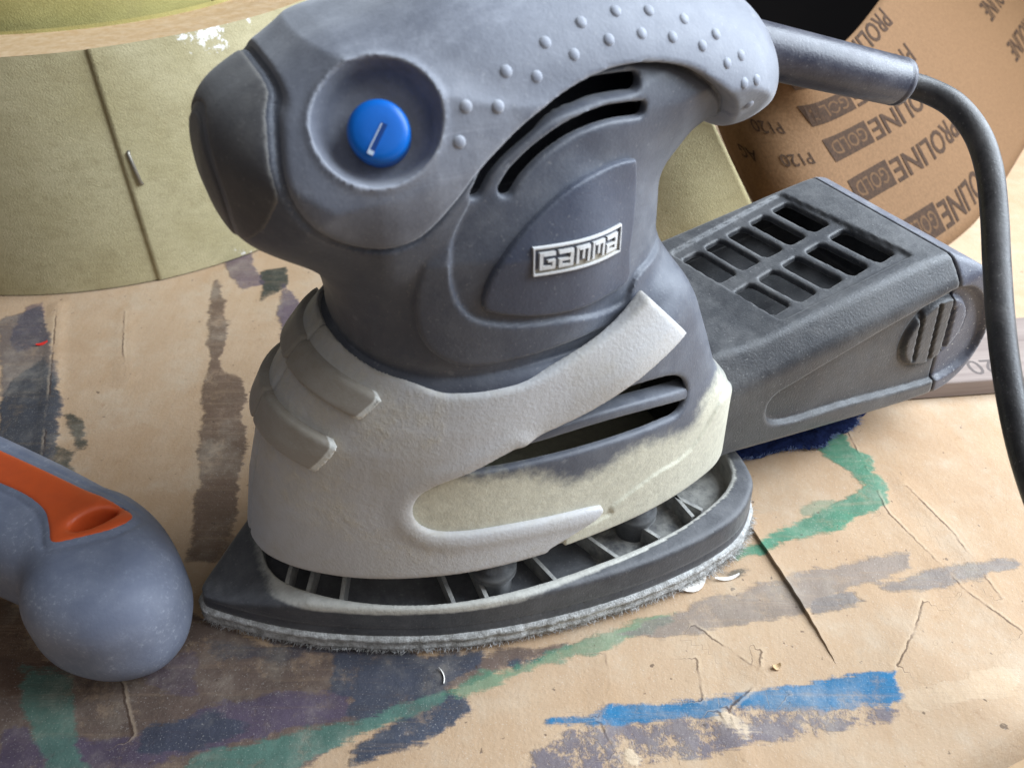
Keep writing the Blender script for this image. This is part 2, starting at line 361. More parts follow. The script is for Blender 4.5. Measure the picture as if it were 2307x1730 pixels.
def cardboard_mat():
    t = NT('painted cardboard')
    big = t.noise(9, 5, .6); mid = t.noise(60, 6, .7); fine = t.noise(900, 4, .7); fib = t.noise(260, 4, .7, vec=t.stretch((1, .12, 1), (0, 0, .45)))
    col = t.mix(t.ramp(big, .3, .7), lin(166, 136, 106), lin(178, 152, 124))
    col = t.mix(t.ramp(mid, .35, .75, 0, .35), col, lin(192, 168, 142))
    col = t.mix(t.ramp(fib, .45, .75, 0, .25), col, lin(168, 134, 96))
    col = t.mix(t.ramp(t.noise(170, 6, .75), .60, .72, 0, .45), col, lin(150, 116, 84))
    brush = t.noise(240, 5, .75, vec=t.stretch((.07, 1.6, 1), (0, 0, -.36)))
    edge = t.math('ADD', t.ramp(t.noise(70, 7, .7), .1, .9, -3.6, 3.6, False), t.ramp(brush, .2, .8, -1.6, 1.6, False))
    wear = t.noise(55, 9, .8); drag = t.ramp(brush, .30, .50, .78, 1.0)
    paint = None
    for k in ('stripe', 'dark', 'base', 'brown', 'purple', 'slate', 'teal', 'green', 'grey', 'navy', 'tear', 'blue'):
        a = t.attr('p_' + k); op = t.attr('o_' + k)
        m = t.ramp(t.math('ADD', a, edge), 1.0, -.4)
        if k in ('navy',): m = t.math('MULTIPLY', m, t.ramp(t.noise(130, 6, .8), .42, .54))
        else: m = t.math('MULTIPLY', t.math('MULTIPLY', m, drag), t.ramp(wear, .64, .52, .62, 1.0))
        m = t.math('MULTIPLY', m, op)
        c = PCOL[k]; c2 = [x * .7 for x in c[:3]] + [1]
        col = t.mix(m, col, t.mix(t.ramp(t.noise(75, 5, .7), .3, .7), c, c2))
        paint = m if paint is None else t.math('MAXIMUM', paint, m)
    sp = t.ramp(t.noise(330, 3, .5), .70, .735); col = t.mix(t.math('MULTIPLY', sp, .7), col, lin(70, 54, 44))
    ws = t.ramp(t.noise(2600, 2, .5), .64, .70); col = t.mix(t.math('MULTIPLY', ws, .26), col, lin(206, 200, 192))  # glare sparkle put into the colour as fine pale specks
    dust = t.ramp(t.noise(45, 6, .7), .45, .75, 0, .35); col = t.mix(dust, col, lin(190, 178, 160))
    cr = t.math('ADD', t.attr('crease'), t.ramp(t.noise(330, 5, .7), .2, .8, -.45, .45, False))
    gap = t.math('MULTIPLY', t.ramp(cr, -.55, -.15), t.ramp(cr, .25, .02)); lip = t.math('MULTIPLY', t.ramp(cr, .1, .35), t.ramp(cr, 1.3, .5))
    brk = t.ramp(t.noise(60, 4, .7), .40, .58)
    col = t.mix(t.math('MULTIPLY', gap, t.math('MULTIPLY', brk, .75)), col, lin(64, 46, 34)); col = t.mix(t.math('MULTIPLY', lip, t.math('MULTIPLY', brk, .28)), col, lin(210, 186, 156))
    h = t.math('ADD', t.math('ADD', t.math('MULTIPLY', lip, .08), t.math('MULTIPLY', fine, .6)), t.math('ADD', t.math('MULTIPLY', mid, 1.2), t.math('MULTIPLY', paint, t.math('ADD', t.math('MULTIPLY', brush, .9), .5))))
    return t.done(col, t.math('SUBTRACT', t.ramp(mid, .3, .7, .72, .9), t.math('MULTIPLY', paint, .2)), t.bump(h, .42, .0008), .3)
M['card'] = cardboard_mat()

SHAPES = {k: [(np.array([G(x, y)[:2] for x, y in pts]), op) for pts, op in v] for k, v in PSH.items()}
def paint_attrs(o, X, Y):
    for k, lst in SHAPES.items():
        best = np.full(X.shape, 60., np.float32); op = np.zeros(X.shape, np.float32)
        for pts, p in lst:
            lo = pts.min(0) - 40; hi = pts.max(0) + 40
            m = (X > lo[0]) & (X < hi[0]) & (Y > lo[1]) & (Y < hi[1])
            if not m.any(): continue
            d = polysdf(X[m], Y[m], pts); b = best[m]; w = d < b; b[w] = d[w]; best[m] = b; q = op[m]; q[w] = p; op[m] = q
        attr(o, 'p_' + k, best); attr(o, 'o_' + k, op)
    attr(o, 'crease', crease_sd(X, Y))
CREASES = [([(95,1040),(110,900),(128,690)], 2.2), ([(280,700),(276,790),(281,850)], .7), ([(1905,960),(2000,1150),(2180,1330),(2307,1420)], .8), ([(2040,1090),(2150,1200),(2260,1350)], 1.0), ([(1560,1400),(1700,1500),(1780,1560)], .5), ([(1570,1480),(1585,1580)], .5),
           ([(1365,1470),(1370,1540),(1350,1620),(1390,1700)], .6), ([(1720,1460),(1700,1540),(1640,1600),(1680,1700)], .6), ([(2020,1500),(2060,1420),(2080,1350)], .7), ([(1620,1600),(1660,1680),(1690,1740)], .9), ([(270,1520),(300,1660)], .5)]
CREASES = [(np.array([G(x, y)[:2] for x, y in p]), d) for p, d in CREASES]
def crease_sd(X, Y):                                    # signed distance to the nearest sharp crease or score line
    best = np.full(X.shape, 50., np.float32)
    for P, d in CREASES:
        for i in range(len(P) - 1):
            a = P[i]; e = P[i + 1] - a; L = e @ e; wx = X - a[0]; wy = Y - a[1]; t_ = np.clip((wx * e[0] + wy * e[1]) / L, 0, 1)
            dist = np.hypot(wx - e[0] * t_, wy - e[1] * t_); inside = (t_ > 0) & (t_ < 1); sg = np.where(inside, np.sign(e[0] * wy - e[1] * wx), 1)
            m = dist < np.abs(best); best[m] = (dist * sg)[m]
    return best
def vnoise(X, Y, sc, seed):
    r = np.random.default_rng(seed); t = r.random((64, 64)).astype(np.float32); x = X / sc; y = Y / sc
    i = np.floor(x).astype(int); j = np.floor(y).astype(int); u = x - i; v = y - j; u = u * u * (3 - 2 * u); v = v * v * (3 - 2 * v)
    g = lambda a, b: t[a % 64, b % 64]
    return (g(i, j) * (1 - u) + g(i + 1, j) * u) * (1 - v) + (g(i, j + 1) * (1 - u) + g(i + 1, j + 1) * u) * v - .5
FE = np.array([G(1990, 1760)[:2], G(2310, 1600)[:2]])            # where the cardboard bends down over the table's edge
FN = (FE[1] - FE[0]) / np.linalg.norm(FE[1] - FE[0]); FN = np.array([FN[1], -FN[0]])
def tablez(X, Y):
    z = vnoise(X, Y, 70, 1) * .9 + vnoise(X, Y, 23, 2) * .22 - .45
    for p, d in CREASES:
        q = linesdf(X, Y, p, 0); z = z + d * .30 * np.exp(-((q - 1.0) / 2.2) ** 2)
    e = (X - FE[0][0]) * FN[0] + (Y - FE[0][1]) * FN[1]
    z = z - np.where(e > 0, np.minimum(e * e * .12, 1.3 * e), 0)
    return z
def sheet(name, x0, x1, y0, y1, h, zf, mat):
    xs = np.arange(x0, x1 + h, h); ys = np.arange(y0, y1 + h, h); X, Y = np.meshgrid(xs, ys, indexing='ij'); Z = zf(X, Y)
    nx, ny = X.shape; i = np.arange(nx * ny).reshape(nx, ny)
    q = np.stack([i[:-1, :-1], i[1:, :-1], i[1:, 1:], i[:-1, 1:]], -1).reshape(-1, 4)
    o = mesh(name, np.stack([X, Y, Z], -1).reshape(-1, 3), q, mat); paint_attrs(o, X.ravel(), Y.ravel()); return o
table = sheet('table_cardboard', -300, 330, 62, 480, 1.3, tablez, M['card']); tag(table, kind='structure')
t = NT('dusty board'); n1 = t.noise(30, 5, .6)
M['board'] = t.done(t.mix(t.ramp(n1, .3, .7), lin(150, 122, 92), lin(176, 148, 116)), .8, t.bump(t.noise(400, 4), .4, .0006), .2)
v, f = prism([(-1400, -300), (1400, -300), (1400, 560), (-1400, 560)], -30, -6.5); tag(mesh('workbench', v, f, M['board'], smooth=False), kind='structure')
t = NT('dark backdrop'); M['wall'] = t.done(t.mix(t.ramp(t.noise(4, 4), .3, .7), lin(22, 18, 18), lin(30, 25, 24)), .9)  # added dark backdrop, near-black colour standing in for the unlit space beyond
v, f = prism([(-1400, 1160), (1400, 1160), (1400, 1180), (-1400, 1180)], -800, 900); tag(mesh('wall', v, f, M['wall'], smooth=False), kind='structure')

# the cut flap: the sheet right of the slit rides up over the left one
SL = np.array([G(1675, 1165)[:2], G(1760, 1290)[:2], G(1830, 1400)[:2], G(1885, 1492)[:2]])
def flap():
    a = spline(SL, 30, False); v = []; f = []; n = len(a); m = 44
    d = (SL[-1] - SL[0]) / np.linalg.norm(SL[-1] - SL[0]); nr = np.array([-d[1], d[0]]); nr = nr if nr[0] > 0 else -nr
    for i, p in enumerate(a):
        t_ = i / (n - 1); lift = 1.35 * min(1., (1 - t_) * 2.2)
        p = p + nr * .06 * math.sin(i * .7)
        for k in range(m):
            q = p + nr * 34 * (k / (m - 1)) ** 1.5; w = 1 - (k / (m - 1)); v.append((q[0], q[1], lift * w ** 1.5 * (1 - .0 * k) - .30 * (1 - w) - .25))
    V = np.array(v); V[:, 2] += tablez(V[:, 0], V[:, 1]) + .25
    for i in range(n - 1):
        for k in range(m - 1): f.append((i * m + k, i * m + k + 1, (i + 1) * m + k + 1, (i + 1) * m + k))
    nb = len(V); low = V[::m].copy(); low[:, 2] -= .9; V = np.vstack([V, low])      # the cut edge has thickness
    for i in range(n - 1): f.append((i * m, (i + 1) * m, nb + i + 1, nb + i))
    o = mesh('cardboard_flap', V, f, M['card'], table); paint_attrs(o, V[:, 0], V[:, 1]); return o
flap()

# ------------------------------------------------------------------ the sander
root = empty('delta_sander', TIP, AX)
tag(root, 'dusty blue-grey delta sander with pale grey skirt and blue switch button', 'sander')

PH = spline([(29.3,105.5),(26.5,111),(25.6,118),(26.6,125),(30.6,130.4),(39,134.8),(48,138.8),(58,142),(75,146),(100,146.5),(122,142.5),(137,136),(145,128),(147,120),(144,113),(137,109.5),(128,109),(116,103),(80,101),(54,98.0),(44,100.0),(35.5,101.8)], 6)
P0 = [(16,0),(16.6,5),(19,10.5),(25,17.5),(35,25),(47,31),(62,35.8),(80,38.3),(100,38.5),(115,37),(128,34),(136.5,30.5),(141,25),(142,12)]
P0 = spline(P0 + [(s, -v) for s, v in P0[:0:-1]], 4)
P1 = [(0,0),(2.2,4.5),(16,16.8),(31.5,27),(51,36.5),(73,43),(97,46.6),(117,47),(134,44.4),(144.5,38),(149,31),(151,18)]
P1f = P1 + [(s, -v) for s, v in P1[:0:-1]]
P1 = spline(P1f, 5)

def Hf(g, off=0.):
    d2 = polysdf(g.S, g.Z, PH)[...]; w = np.interp(g.S, [20, 40, 60, 110, 150], [26, 28.5, 29.5, 27.5, 25]).astype(np.float32)
    return pillow(d2, g.AV, w, 23.5) - off
def Nf(g):
    c = np.interp(g.Z, [60,79,90,100,110,130], [82,82,83,84,85,86]).astype(np.float32)
    a = np.interp(g.Z, [60,74,80,90,100,110,130], [34,36,37.4,37,35.5,33.5,28]).astype(np.float32)
    b = np.interp(g.Z, [60,74,80,90,100,110,130], [29,30.5,31.6,31.8,31,29.5,26]).astype(np.float32)
    r = (np.abs((g.S - c) / a) ** 2.3 + (g.AV / b) ** 2.3) ** (1 / 2.3)
    return np.maximum((r - 1) * 30, g.Z - 126)
def Kf(g):
    sf = np.interp(g.Z, [18,25,40,51,60,66,71,75,78,81,84], [15.8,16,19.4,23,26,29.5,33.5,37.5,41,44,47]).astype(np.float32)
    sr = np.interp(g.Z, [18,46,50,56,66,80,100], [142,141,139,134,130,124,118]).astype(np.float32)
    hw = np.interp(g.Z, [18,26,50,65,75,84], [38.6,38.5,37.6,36.8,36,35]).astype(np.float32)
    s2 = 16 + (g.S - sf) * (126 / (sr - sf)); v2 = g.V * (38.5 / hw)
    # iron-shaped plan, looked up from a fine 2-D table
    ta = np.arange(-20, 190, .5); tb = np.arange(-60, 60.5, .5); tab = polysdf(ta[:, None], tb[None, :], P0)
    i = np.clip((s2 + 20) / .5, 0, len(ta) - 2); j = np.clip((v2 + 60) / .5, 0, len(tb) - 2); i, j = np.broadcast_arrays(i, j)
    i0 = i.astype(np.int32); j0 = j.astype(np.int32); u = i - i0; w = j - j0
    d = (tab[i0, j0] * (1 - u) + tab[i0 + 1, j0] * u) * (1 - w) + (tab[i0, j0 + 1] * (1 - u) + tab[i0 + 1, j0 + 1] * u) * w
    return d.astype(np.float32)

g = Grid((14, -46, 21), (150, 46, 149), 0.52)
Hh = Hf(g); Nn = Nf(g); Kk = Kf(g)
HOFF = lambda g: np.interp(g.S, [52, 70], [.1, 2.0]).astype(np.float32)
HK = lambda g: np.interp(g.S, [50, 74], [20., 7.]).astype(np.float32)
Base = smin(Hh + HOFF(g), Nn, HK(g)); Kcut = np.maximum(Kk, g.Z - 93)
GB = MP(g, smin(Hh, Nn, HK(g)), [(537,104),(572,92),(602,119),(617,180),(624,271),(631,380),(653,452),(690,506),(743,542),(798,560),(870,566),(950,540),(1030,460),(1080,395),(1130,340),(1210,265),(1300,200),(1380,163),(1450,150),(1510,152),(1560,165),(1610,195)], 28) + [SZ(1645,230,24), SZ(1660,268,22)]
GRIP = list(spline(GB, 5, False)) + [(140, 100), (170, 100), (170, 170), (10, 170), (GB[0][0] - 4, 170)]
CAPP = [(0, 104), (0, 170)] + [(GB[0][0] - 4.6, 170)] + [(s - .9, z) for s, z in spline(GB[:7], 5, False)] + [(GB[6][0] - 3.5, GB[6][1] - 6), (GB[6][0] - 9, 104)]
# where the switch dish sits
bp, bn = march(g, Hh, 850, 272); bn = bn + np.array([-.10, .12, .05]); bn /= np.linalg.norm(bn)
def dish(g):
    r = [g.S - bp[0], g.V - bp[1], g.Z - bp[2]]; h = r[0] * bn[0] + r[1] * bn[1] + r[2] * bn[2]
    rad = np.sqrt(np.maximum(r[0] ** 2 + r[1] ** 2 + r[2] ** 2 - h * h, 0))
    return smax((rad - 10.6 - np.clip(h, -6, 0) * .42) * .95, -(h + 5.6), 2.0), smax(rad - 11.6, np.abs(h + .2) - 3.2, 1)
grip2 = polysdf(g.S, g.Z, GRIP)
body = Base
def slabw(g): d_ = g.S - 84; return (g.AV - (33.0 - np.where(d_ < 0, .0088, .02).astype(np.float32) * d_ * d_ - .24 * np.maximum(g.Z - 103, 0))).astype(np.float32)
# raised side panel, behind its curved front edge, and the recess with the slots
pan = polysdf(g.S, g.Z, spline(MP(g, smin(Base, slabw(g), .8), [(1010,490),(960,590),(938,680),(950,760),(990,805),(1060,826),(1180,806),(1330,752),(1440,690),(1600,640),(1800,560),(1800,100),(1300,150),(1130,330)], 33), 5))
rec = polysdf(g.S, g.Z, spline(MP(g, smin(Base, slabw(g), .8), [(1045,490),(1016,570),(1020,650),(1060,715),(1150,735),(1280,722),(1400,690),(1470,640),(1600,600),(1800,500),(1800,100),(1300,150),(1120,360)], 32), 5))
side_w = sstep(g.AV, 12, 22)
body = smin(body, smax(smax(slabw(g), pan, .5), .6 - grip2, .6), .5)
body = body + side_w * 1.0 * sstep(-rec, -.3, .4) * sstep(g.Z, 70, 78)
kin = Kk + 1.3
kin = smax(smax(kin, g.Z - 77.5, 4), 24.0 - g.Z, 1.2)
rearw = sstep(g.S, 96, 116)                                        # only behind does the shell run down into the housing
body = np.minimum(body, kin) * (1 - rearw) + smin(body, smax(smax(Kk + 1.3, g.Z - 84, 8), 24.0 - g.Z, 1.2), 9.0) * rearw
DD, LIP = dish(g)
body = np.maximum(body, -np.where(g.V > 0, DD - 1.4, 9))
slot1 = linesdf(g.S, g.Z, spline(MP(g, smin(Base, slabw(g), .8), [(1078,436),(1110,382),(1170,318),(1250,252),(1340,208),(1436,192)], 29.5), 6, False), 1.55)
slot2 = linesdf(g.S, g.Z, spline(MP(g, smin(Base, slabw(g), .8), [(1147,432),(1175,390),(1230,338),(1300,292),(1380,262),(1450,252)], 29.5), 6, False), 1.4)
solid = body
def inbox(g, a): return np.maximum(np.maximum(np.maximum(a[0] - g.S, g.S - a[1]), np.maximum(a[2] - g.Z, g.Z - a[3])), 4 - g.AV)
body = np.maximum(body, -np.maximum(solid + 2.4, np.minimum(inbox(g, (62, 116, 104, 140)), inbox(g, (56, 137, 28, 74)))))
body = smax(body, -smax(np.minimum(slot1, slot2), 14 - g.AV, .5), .8)
# rear vents in the lower housing
VENT = MP(g, Kcut, [(1048,1072),(1195,994),(1320,920),(1420,884),(1508,858),(1545,862),(1555,892),(1538,940),(1490,965),(1385,1003),(1240,1044)], 36)
vent = polysdf(g.S, g.Z, spline(VENT, 4))
body = smax(body, -smax(vent, 18 - g.AV, .5), 1.2)
LR = list(spline(MP(g, Kcut, [(1650,930),(1560,1020),(1480,1075),(1385,1145),(1380,1165),(1290,1205),(1230,1245)], 36), 4, False))
lowr = polysdf(g.S, g.Z, LR + [(LR[-1][0], 0), (170, 0), (170, LR[0][1])])
body = body - .6 * sstep(-lowr, -.35, .35) * sstep(g.AV, 16, 24) * (g.S > 84)
GBS = spline(GB, 5, False)
def seam(g, off=0.): return np.exp(-((linesdf(g.S, g.Z, GBS, 0.) - off) / .5) ** 2)
body = body + .9 * seam(g) * (g.Z > 90)
bo = field('body_shell', g, body, M['body'], root)
bc = coords(bo); bs, bz = bc[:, 0], bc[:, 2]; bv = -bc[:, 1]
dp = spline(MP(g, Kcut, [(900,1160),(1000,1085),(1080,1085),(1200,1075),(1290,1090),(1370,1060),(1440,1010),(1560,975),(1600,900),(1700,900),(1700,1120),(1300,1240),(1000,1250)], 37), 4)
dd = polysdf(bs, bz, dp); attr(bo, 'dust', np.where(np.abs(bv) > 15, np.clip(.5 - dd / 13.0, 0, .86), sstep(-bz, -60, -40)))

# soft grip with the switch dish and finger dots
gg = Grid((24, -32, 92), (150, 32, 149), 0.55)
gf = smax(smin(Hf(gg), Nf(gg), HK(gg)) - .4, polysdf(gg.S, gg.Z, GRIP) + .25, 1.2)
gf = gf + .35 * seam(gg)
D2, L2 = dish(gg)
rim_h = np.where(gg.V > 0, L2, 9)
gfb = gf.copy()
gf = gf - .5 * np.exp(-(np.abs(D2) / .9) ** 2) * (gg.V > 0)
gf = smax(gf, -np.where(gg.V > 0, D2, 9), .45)
grip = field('soft_grip', gg, gf, M['grip'], root)
dots = [(497,335),(640,360),(310,500),(460,500),(280,665),(680,200),(815,257),(848,105),(978,187),(1010,53),(1130,158),(1165,50),(1275,175),(1328,90),(1415,215),(1478,160),(1530,297),(1595,260),(1610,390),(1668,375),(1632,490)]
for cx, cy in dots:
    p, n = march(gg, gfb, 900 + cx * .4823, cy * .4823)
    if p is None: continue
    pr = [(1.2, -.5), (1.15, .0), (1.0, .22), (.66, .38), (.3, .46), (.05, .48)]
    v, f = lathe(pr, p, n, 12); mesh('grip_dot', L2W(v), [q[::-1] for q in f], M['dot'], grip)

# front cap with its oval insert
gc = Grid((18, -31, 90), (68, 31, 144), 0.5)
cf = smax(smin(Hf(gc), Nf(gc), HK(gc)) - .2, polysdf(gc.S, gc.Z, CAPP) + .3, .8)
ov = np.sqrt((gc.V / 12.5) ** 2 + ((gc.Z - 116) / 12.0) ** 2) - 1
ovd = ov * 12
cf = cf + 1.1 * np.exp(-(ovd / .5) ** 2) * (gc.S < 34)
cap = field('front_cap', gc, cf, M['cap'], root)
gi = Grid((18, -20, 100), (34, 20, 134), 0.5)
oi = smax(Hf(gi, .22), (np.sqrt((gi.V / 12.5) ** 2 + ((gi.Z - 116) / 12.0) ** 2) - 1) * 12 + .7, .6)
field('oval_insert', gi, np.maximum(oi, gi.S - 32), M['capdark'], cap)

# blue switch
bb = bp - bn * 5.9 - frame(bn)[1] * 1.5
v, f = lathe([(5.15, -1.5), (5.15, 4.4), (5.0, 5.1), (4.6, 5.6), (3.7, 5.9), (2.0, 6.02), (.05, 6.05)], bb, bn, 40)
sw = mesh('switch_button', L2W(v), [q[::-1] for q in f], M['blue'], root)
def onplane(px, py, c, n): d = lray(px, py); return CAML + d * (((c - CAML) @ n) / (d @ n))
sc0 = bb + bn * 6.05; k0, k1 = onplane(832, 350, sc0, bn), onplane(868, 276, sc0, bn); di = (k1 - k0) / np.linalg.norm(k1 - k0); dj = np.cross(bn, di); smc = (k0 + k1) / 2
def bar3(c, a, b, n, la, lb, h): return [c + a * i * la + b * j * lb + n * k * h for k in (0, 1) for i, j in ((-1, -1), (1, -1), (1, 1), (-1, 1))], [(0, 3, 2, 1), (4, 5, 6, 7), (0, 1, 5, 4), (1, 2, 6, 5), (2, 3, 7, 6), (3, 0, 4, 7)]
t = NT('switch recess shade'); mk1 = t.done(lin(6, 60, 128), .5); t = NT('switch mark highlight'); mk2 = t.done(lin(190, 205, 222), .6)  # recess shade painted as a dark bar, its highlights as pale bars
for c_, la, lb, hh_, mt in ((smc, 2.7, .5, .36, mk1), (smc + dj * .42 * (1 if dj[0] < 0 else -1), 2.5, .10, .40, mk2), (smc - di * 2.4, .35, .5, .42, mk2)):
    v, f = bar3(c_ - bn * .3, di, dj, bn, la, lb, hh_); mesh('switch_mark', L2W(v), [q[::-1] for q in f], mt, sw, False)

# badge panel and raised lettering
gb = Grid((56, 24, 84), (108, 40, 126), 0.36)
BP = spline(MP(g, smin(Base, slabw(g), .8), [(1088,690),(1105,628),(1150,560),(1210,490),(1290,420),(1370,376),(1424,360),(1434,372),(1432,450),(1420,560),(1416,628),(1370,664),(1290,700),(1200,712),(1120,706)], 33), 3)
def bodyside(g):
    return smin(smin(Hf(g) + HOFF(g), Nf(g), HK(g)), slabw(g), .8)
bf = smax(bodyside(gb) - .35, polysdf(gb.S, gb.Z, BP), .6); bf = np.maximum(bf, 26 - gb.V)
badge = field('badge_panel', gb, bf, M['badge'], root)
pl, pn = march(gb, bf, 1200, 598); pr_, _ = march(gb, bf, 1388, 545); pt_, _ = march(gb, bf, 1200, 556)
bn2 = pn; ex = pr_ - pl; ex /= np.linalg.norm(ex); ey = np.array([0, 0, 1.]) + np.array([.10, 0, 0]); ey -= (ey @ ex) * ex; ey /= np.linalg.norm(ey); en = np.cross(ex, ey); en = en if en[1] > 0 else -en
o0, _ = march(gb, bf, 1197, 620); oR, _ = march(gb, bf, 1392, 568); BWd = (oR - o0) @ ex; 
o1, _ = march(gb, bf, 1197, 556); BHt = (o1 - o0) @ ey
def bl(rects, name, h, parent, mat):
    V = []; F = []
    for x0, y0, x1, y1 in rects:
        n = max(1, int(round((x1 - x0) / .06))); b = len(V)
        base = np.array([o0 + ex * (x0 + (x1 - x0) * i / n) * BWd + ey * y * BHt for i in range(n + 1) for y in (y0, y1)])
        for _ in range(8): base = base - en * sample(gb, bf, base)[:, None] * .9
        for p in base: V += [p - en * .8, p + en * h]
        for i in range(n):
            a = b + 4 * i; c = a + 4                     # a: low bottom, low top, high bottom, high top
            F += [(a + 1, c + 1, c + 3, a + 3), (a, a + 1, a + 3, a + 2)[::-1] if i == 0 else None, (a, c, c + 1, a + 1)[::-1], (a + 2, a + 3, c + 3, c + 2)[::-1]]
        z = b + 4 * n; F.append((z, z + 1, z + 3, z + 2)); F.append((b, b + 2, b + 3, b + 1)[::-1])
    F = [q for q in F if q]
    o = mesh(name, L2W(V), F, mat, parent, False)
    import bmesh
    bm = bmesh.new(); bm.from_mesh(o.data); bmesh.ops.recalc_face_normals(bm, faces=bm.faces); bm.to_mesh(o.data); bm.free(); return o
M['bplate'] = plastic('badge recess plastic', lin(92, 86, 82), amt=.5, rough=.6)
bl([(0, 0, 1, 1)], 'badge_plate', .12, badge, M['bplate'])
bl([(0, 0, 1, .055), (0, .945, 1, 1), (0, .055, .012, .945), (.988, .055, 1, .945)], 'badge_frame', .65, badge, M['letter'])
LET = {'G': [(0,0,.22,1),(.22,.8,1,1),(.22,0,1,.2),(.78,.2,1,.55),(.5,.42,.78,.55)], 'A': [(.0,.82,1,1),(.76,0,1,.82),(0,0,.22,.52),(.22,0,.76,.16),(.22,.38,.76,.52)], 'M': [(0,0,.18,1),(.18,.82,1,1),(.41,.25,.58,.82),(.82,0,1,.82)]}
for i, ch in enumerate('GAMMA'):
    x0 = .055 + i * .183; w = .150
    bl([(x0 + a * w, .20 + b * .60, x0 + c * w, .20 + d * .60) for a, b, c, d in LET[ch]], 'badge_letter', .6, badge, M['letter'])

# light grey skirt
gs = Grid((12, -42, 21), (146, 42, 90), 0.6)
SK = SZs([(1000,1000)], 38)
TOPE = [(-5, 77.5), (40, 79), (48, 79.4)] + MP(g, Kcut, [(980,886),(1050,893),(1130,884),(1200,864),(1300,808),(1400,738),(1465,672)], 33)
LOWE = MP(g, Kcut, [(1535,738),(1420,848),(1300,938),(1160,1014),(1060,1066),(985,1095),(944,1120),(930,1152),(942,1184),(980,1204),(1040,1206),(1150,1190),(1260,1168),(1346,1148),(1352,1158),(1310,1196),(1240,1240)], 36)
SKP = list(spline(TOPE, 5, False)) + list(spline(LOWE, 4, False)) + [(LOWE[-1][0], 10), (-5, 10)]
td = linesdf(gs.S, gs.Z, spline(TOPE, 5, False), 0.)
Ks = Kf(gs) - 2.8 * sstep(gs.S, 76, 100) * np.clip(td / 9.0, 0, 1) * (gs.AV > 10) * sstep(gs.Z, 50, 62)
sk2 = polysdf(gs.S, gs.Z, SKP)
sk = smax(smax(Ks, gs.Z - np.interp(gs.S, [60, 100], [81.6, 89]).astype(np.float32), 1.5), 23.4 - gs.Z, 2.0)
sk = smax(sk, sk2, 1.0)
sk = smax(sk, -(Nf(gs) - 1.5), .5)
# rolled edge round the pocket
pk = linesdf(gs.S, gs.Z, spline(LOWE[3:14], 4, False), 0.)
sk = sk - .5 * np.exp(-((pk - 2.5) / 2.2) ** 2) * (gs.AV > 15)
cs_ = np.exp(-(gs.V / .55) ** 2) * (gs.S < 60)
sk = sk + 1.3 * cs_
skirt = field('skirt', gs, sk, M['skirt'], root)
sc_ = coords(skirt); dd = polysdf(sc_[:, 0], sc_[:, 2], spline(SZs([(560,960),(760,860),(900,930),(1040,930),(1000,1020),(850,1100),(880,1230),(1100,1240),(700,1300),(540,1250)], 33), 4))
attr(skirt, 'dust', np.clip(.34 - dd / 40, 0, .44))
# two stepped ridges wrapped over the nose
gr = Grid((10, -32, 40), (62, 32, 86), 0.5)
Kr = Kf(gr)
for zc0, hh, se, sl, off in ((71.0, 3.2, 44.8, 1.13, 2.5), (59.0, 4.4, 34.5, .76, 2.8)):
    zc = zc0 + (se - gr.S) * .33
    q = smax(Kr - off, np.abs(gr.Z - zc) - hh, 1.0); q = smax(q, (gr.S - sl * (gr.Z - zc0) - se) * .75, .25); q = np.maximum(q, -(Kr + 2.5)); q = q + 1.2 * np.exp(-(gr.V / .5) ** 2)
    ro = field('nose_ridge', gr, q, M['ridge'], skirt)
    rc = coords(ro); attr(ro, 'dust', np.clip(.12 + .85 * sstep(rc[:, 0] - sl * (rc[:, 2] - zc0), se - 2.0, se - 1.0) + .0 * rc[:, 0], 0, 1))  # mask whitens the flat end faces of the ridge

# bar across the rear vent
gv = Grid((60, 24, 40), (134, 44, 75), 0.5)
BAR = MP(g, Kcut + 2, [(1165,996),(1300,956),(1385,931),(1460,911),(1545,886)], 33)
bt = linesdf(gv.S, gv.Z, spline(BAR, 5, False), 1.5); kb = Kf(gv)
vb = smax(smax(bt, kb + 1.6, 1.0), -(kb + 6.5), 1.0)
vo = field('vent_bar', gv, vb, M['body'], bo); attr(vo, 'dust', np.full(len(vo.data.vertices), .12))

# base plate with its open tray, ribs and posts
gp = Grid((-3, -50, 2), (155, 50, 20), 0.6)
p1 = polysdf(gp.S, gp.V, P1)[:, :, :1]; p0 = polysdf(gp.S, gp.V, P0)[:, :, :1]
top = np.interp(gp.S, [0, 6, 24, 160], [9.5, 10.5, 15.8, 15.8]).astype(np.float32)
pf = smax(p1 + .6 + (gp.Z - 5) * .07, gp.Z - top, 1.6); pf = np.maximum(pf, 5.2 - gp.Z)
pf = pf + .35 * np.exp(-((gp.Z - 8.0) / .5) ** 2)
cav = np.maximum(p0 - np.interp(gp.S, [16, 24, 50, 90, 120], [-2.0, -.6, .8, 1.5, 3.0]).astype(np.float32), 9.0 - gp.Z)
pf = smax(pf, -cav, 1.2)
plate = field('base_plate', gp, pf, M['plate'], root)
pc = coords(plate); q1 = polysdf(pc[:, 0], -pc[:, 1], P0)
attr(plate, 'dust', np.clip(.66 * sstep(-q1, -5.0, -3.0) * sstep(pc[:, 2], 12.5, 14.5) + .35 * (q1 < 4) * (pc[:, 0] > 95) + .2 * sstep(pc[:, 0], 118, 150) + .10, 0, 1))
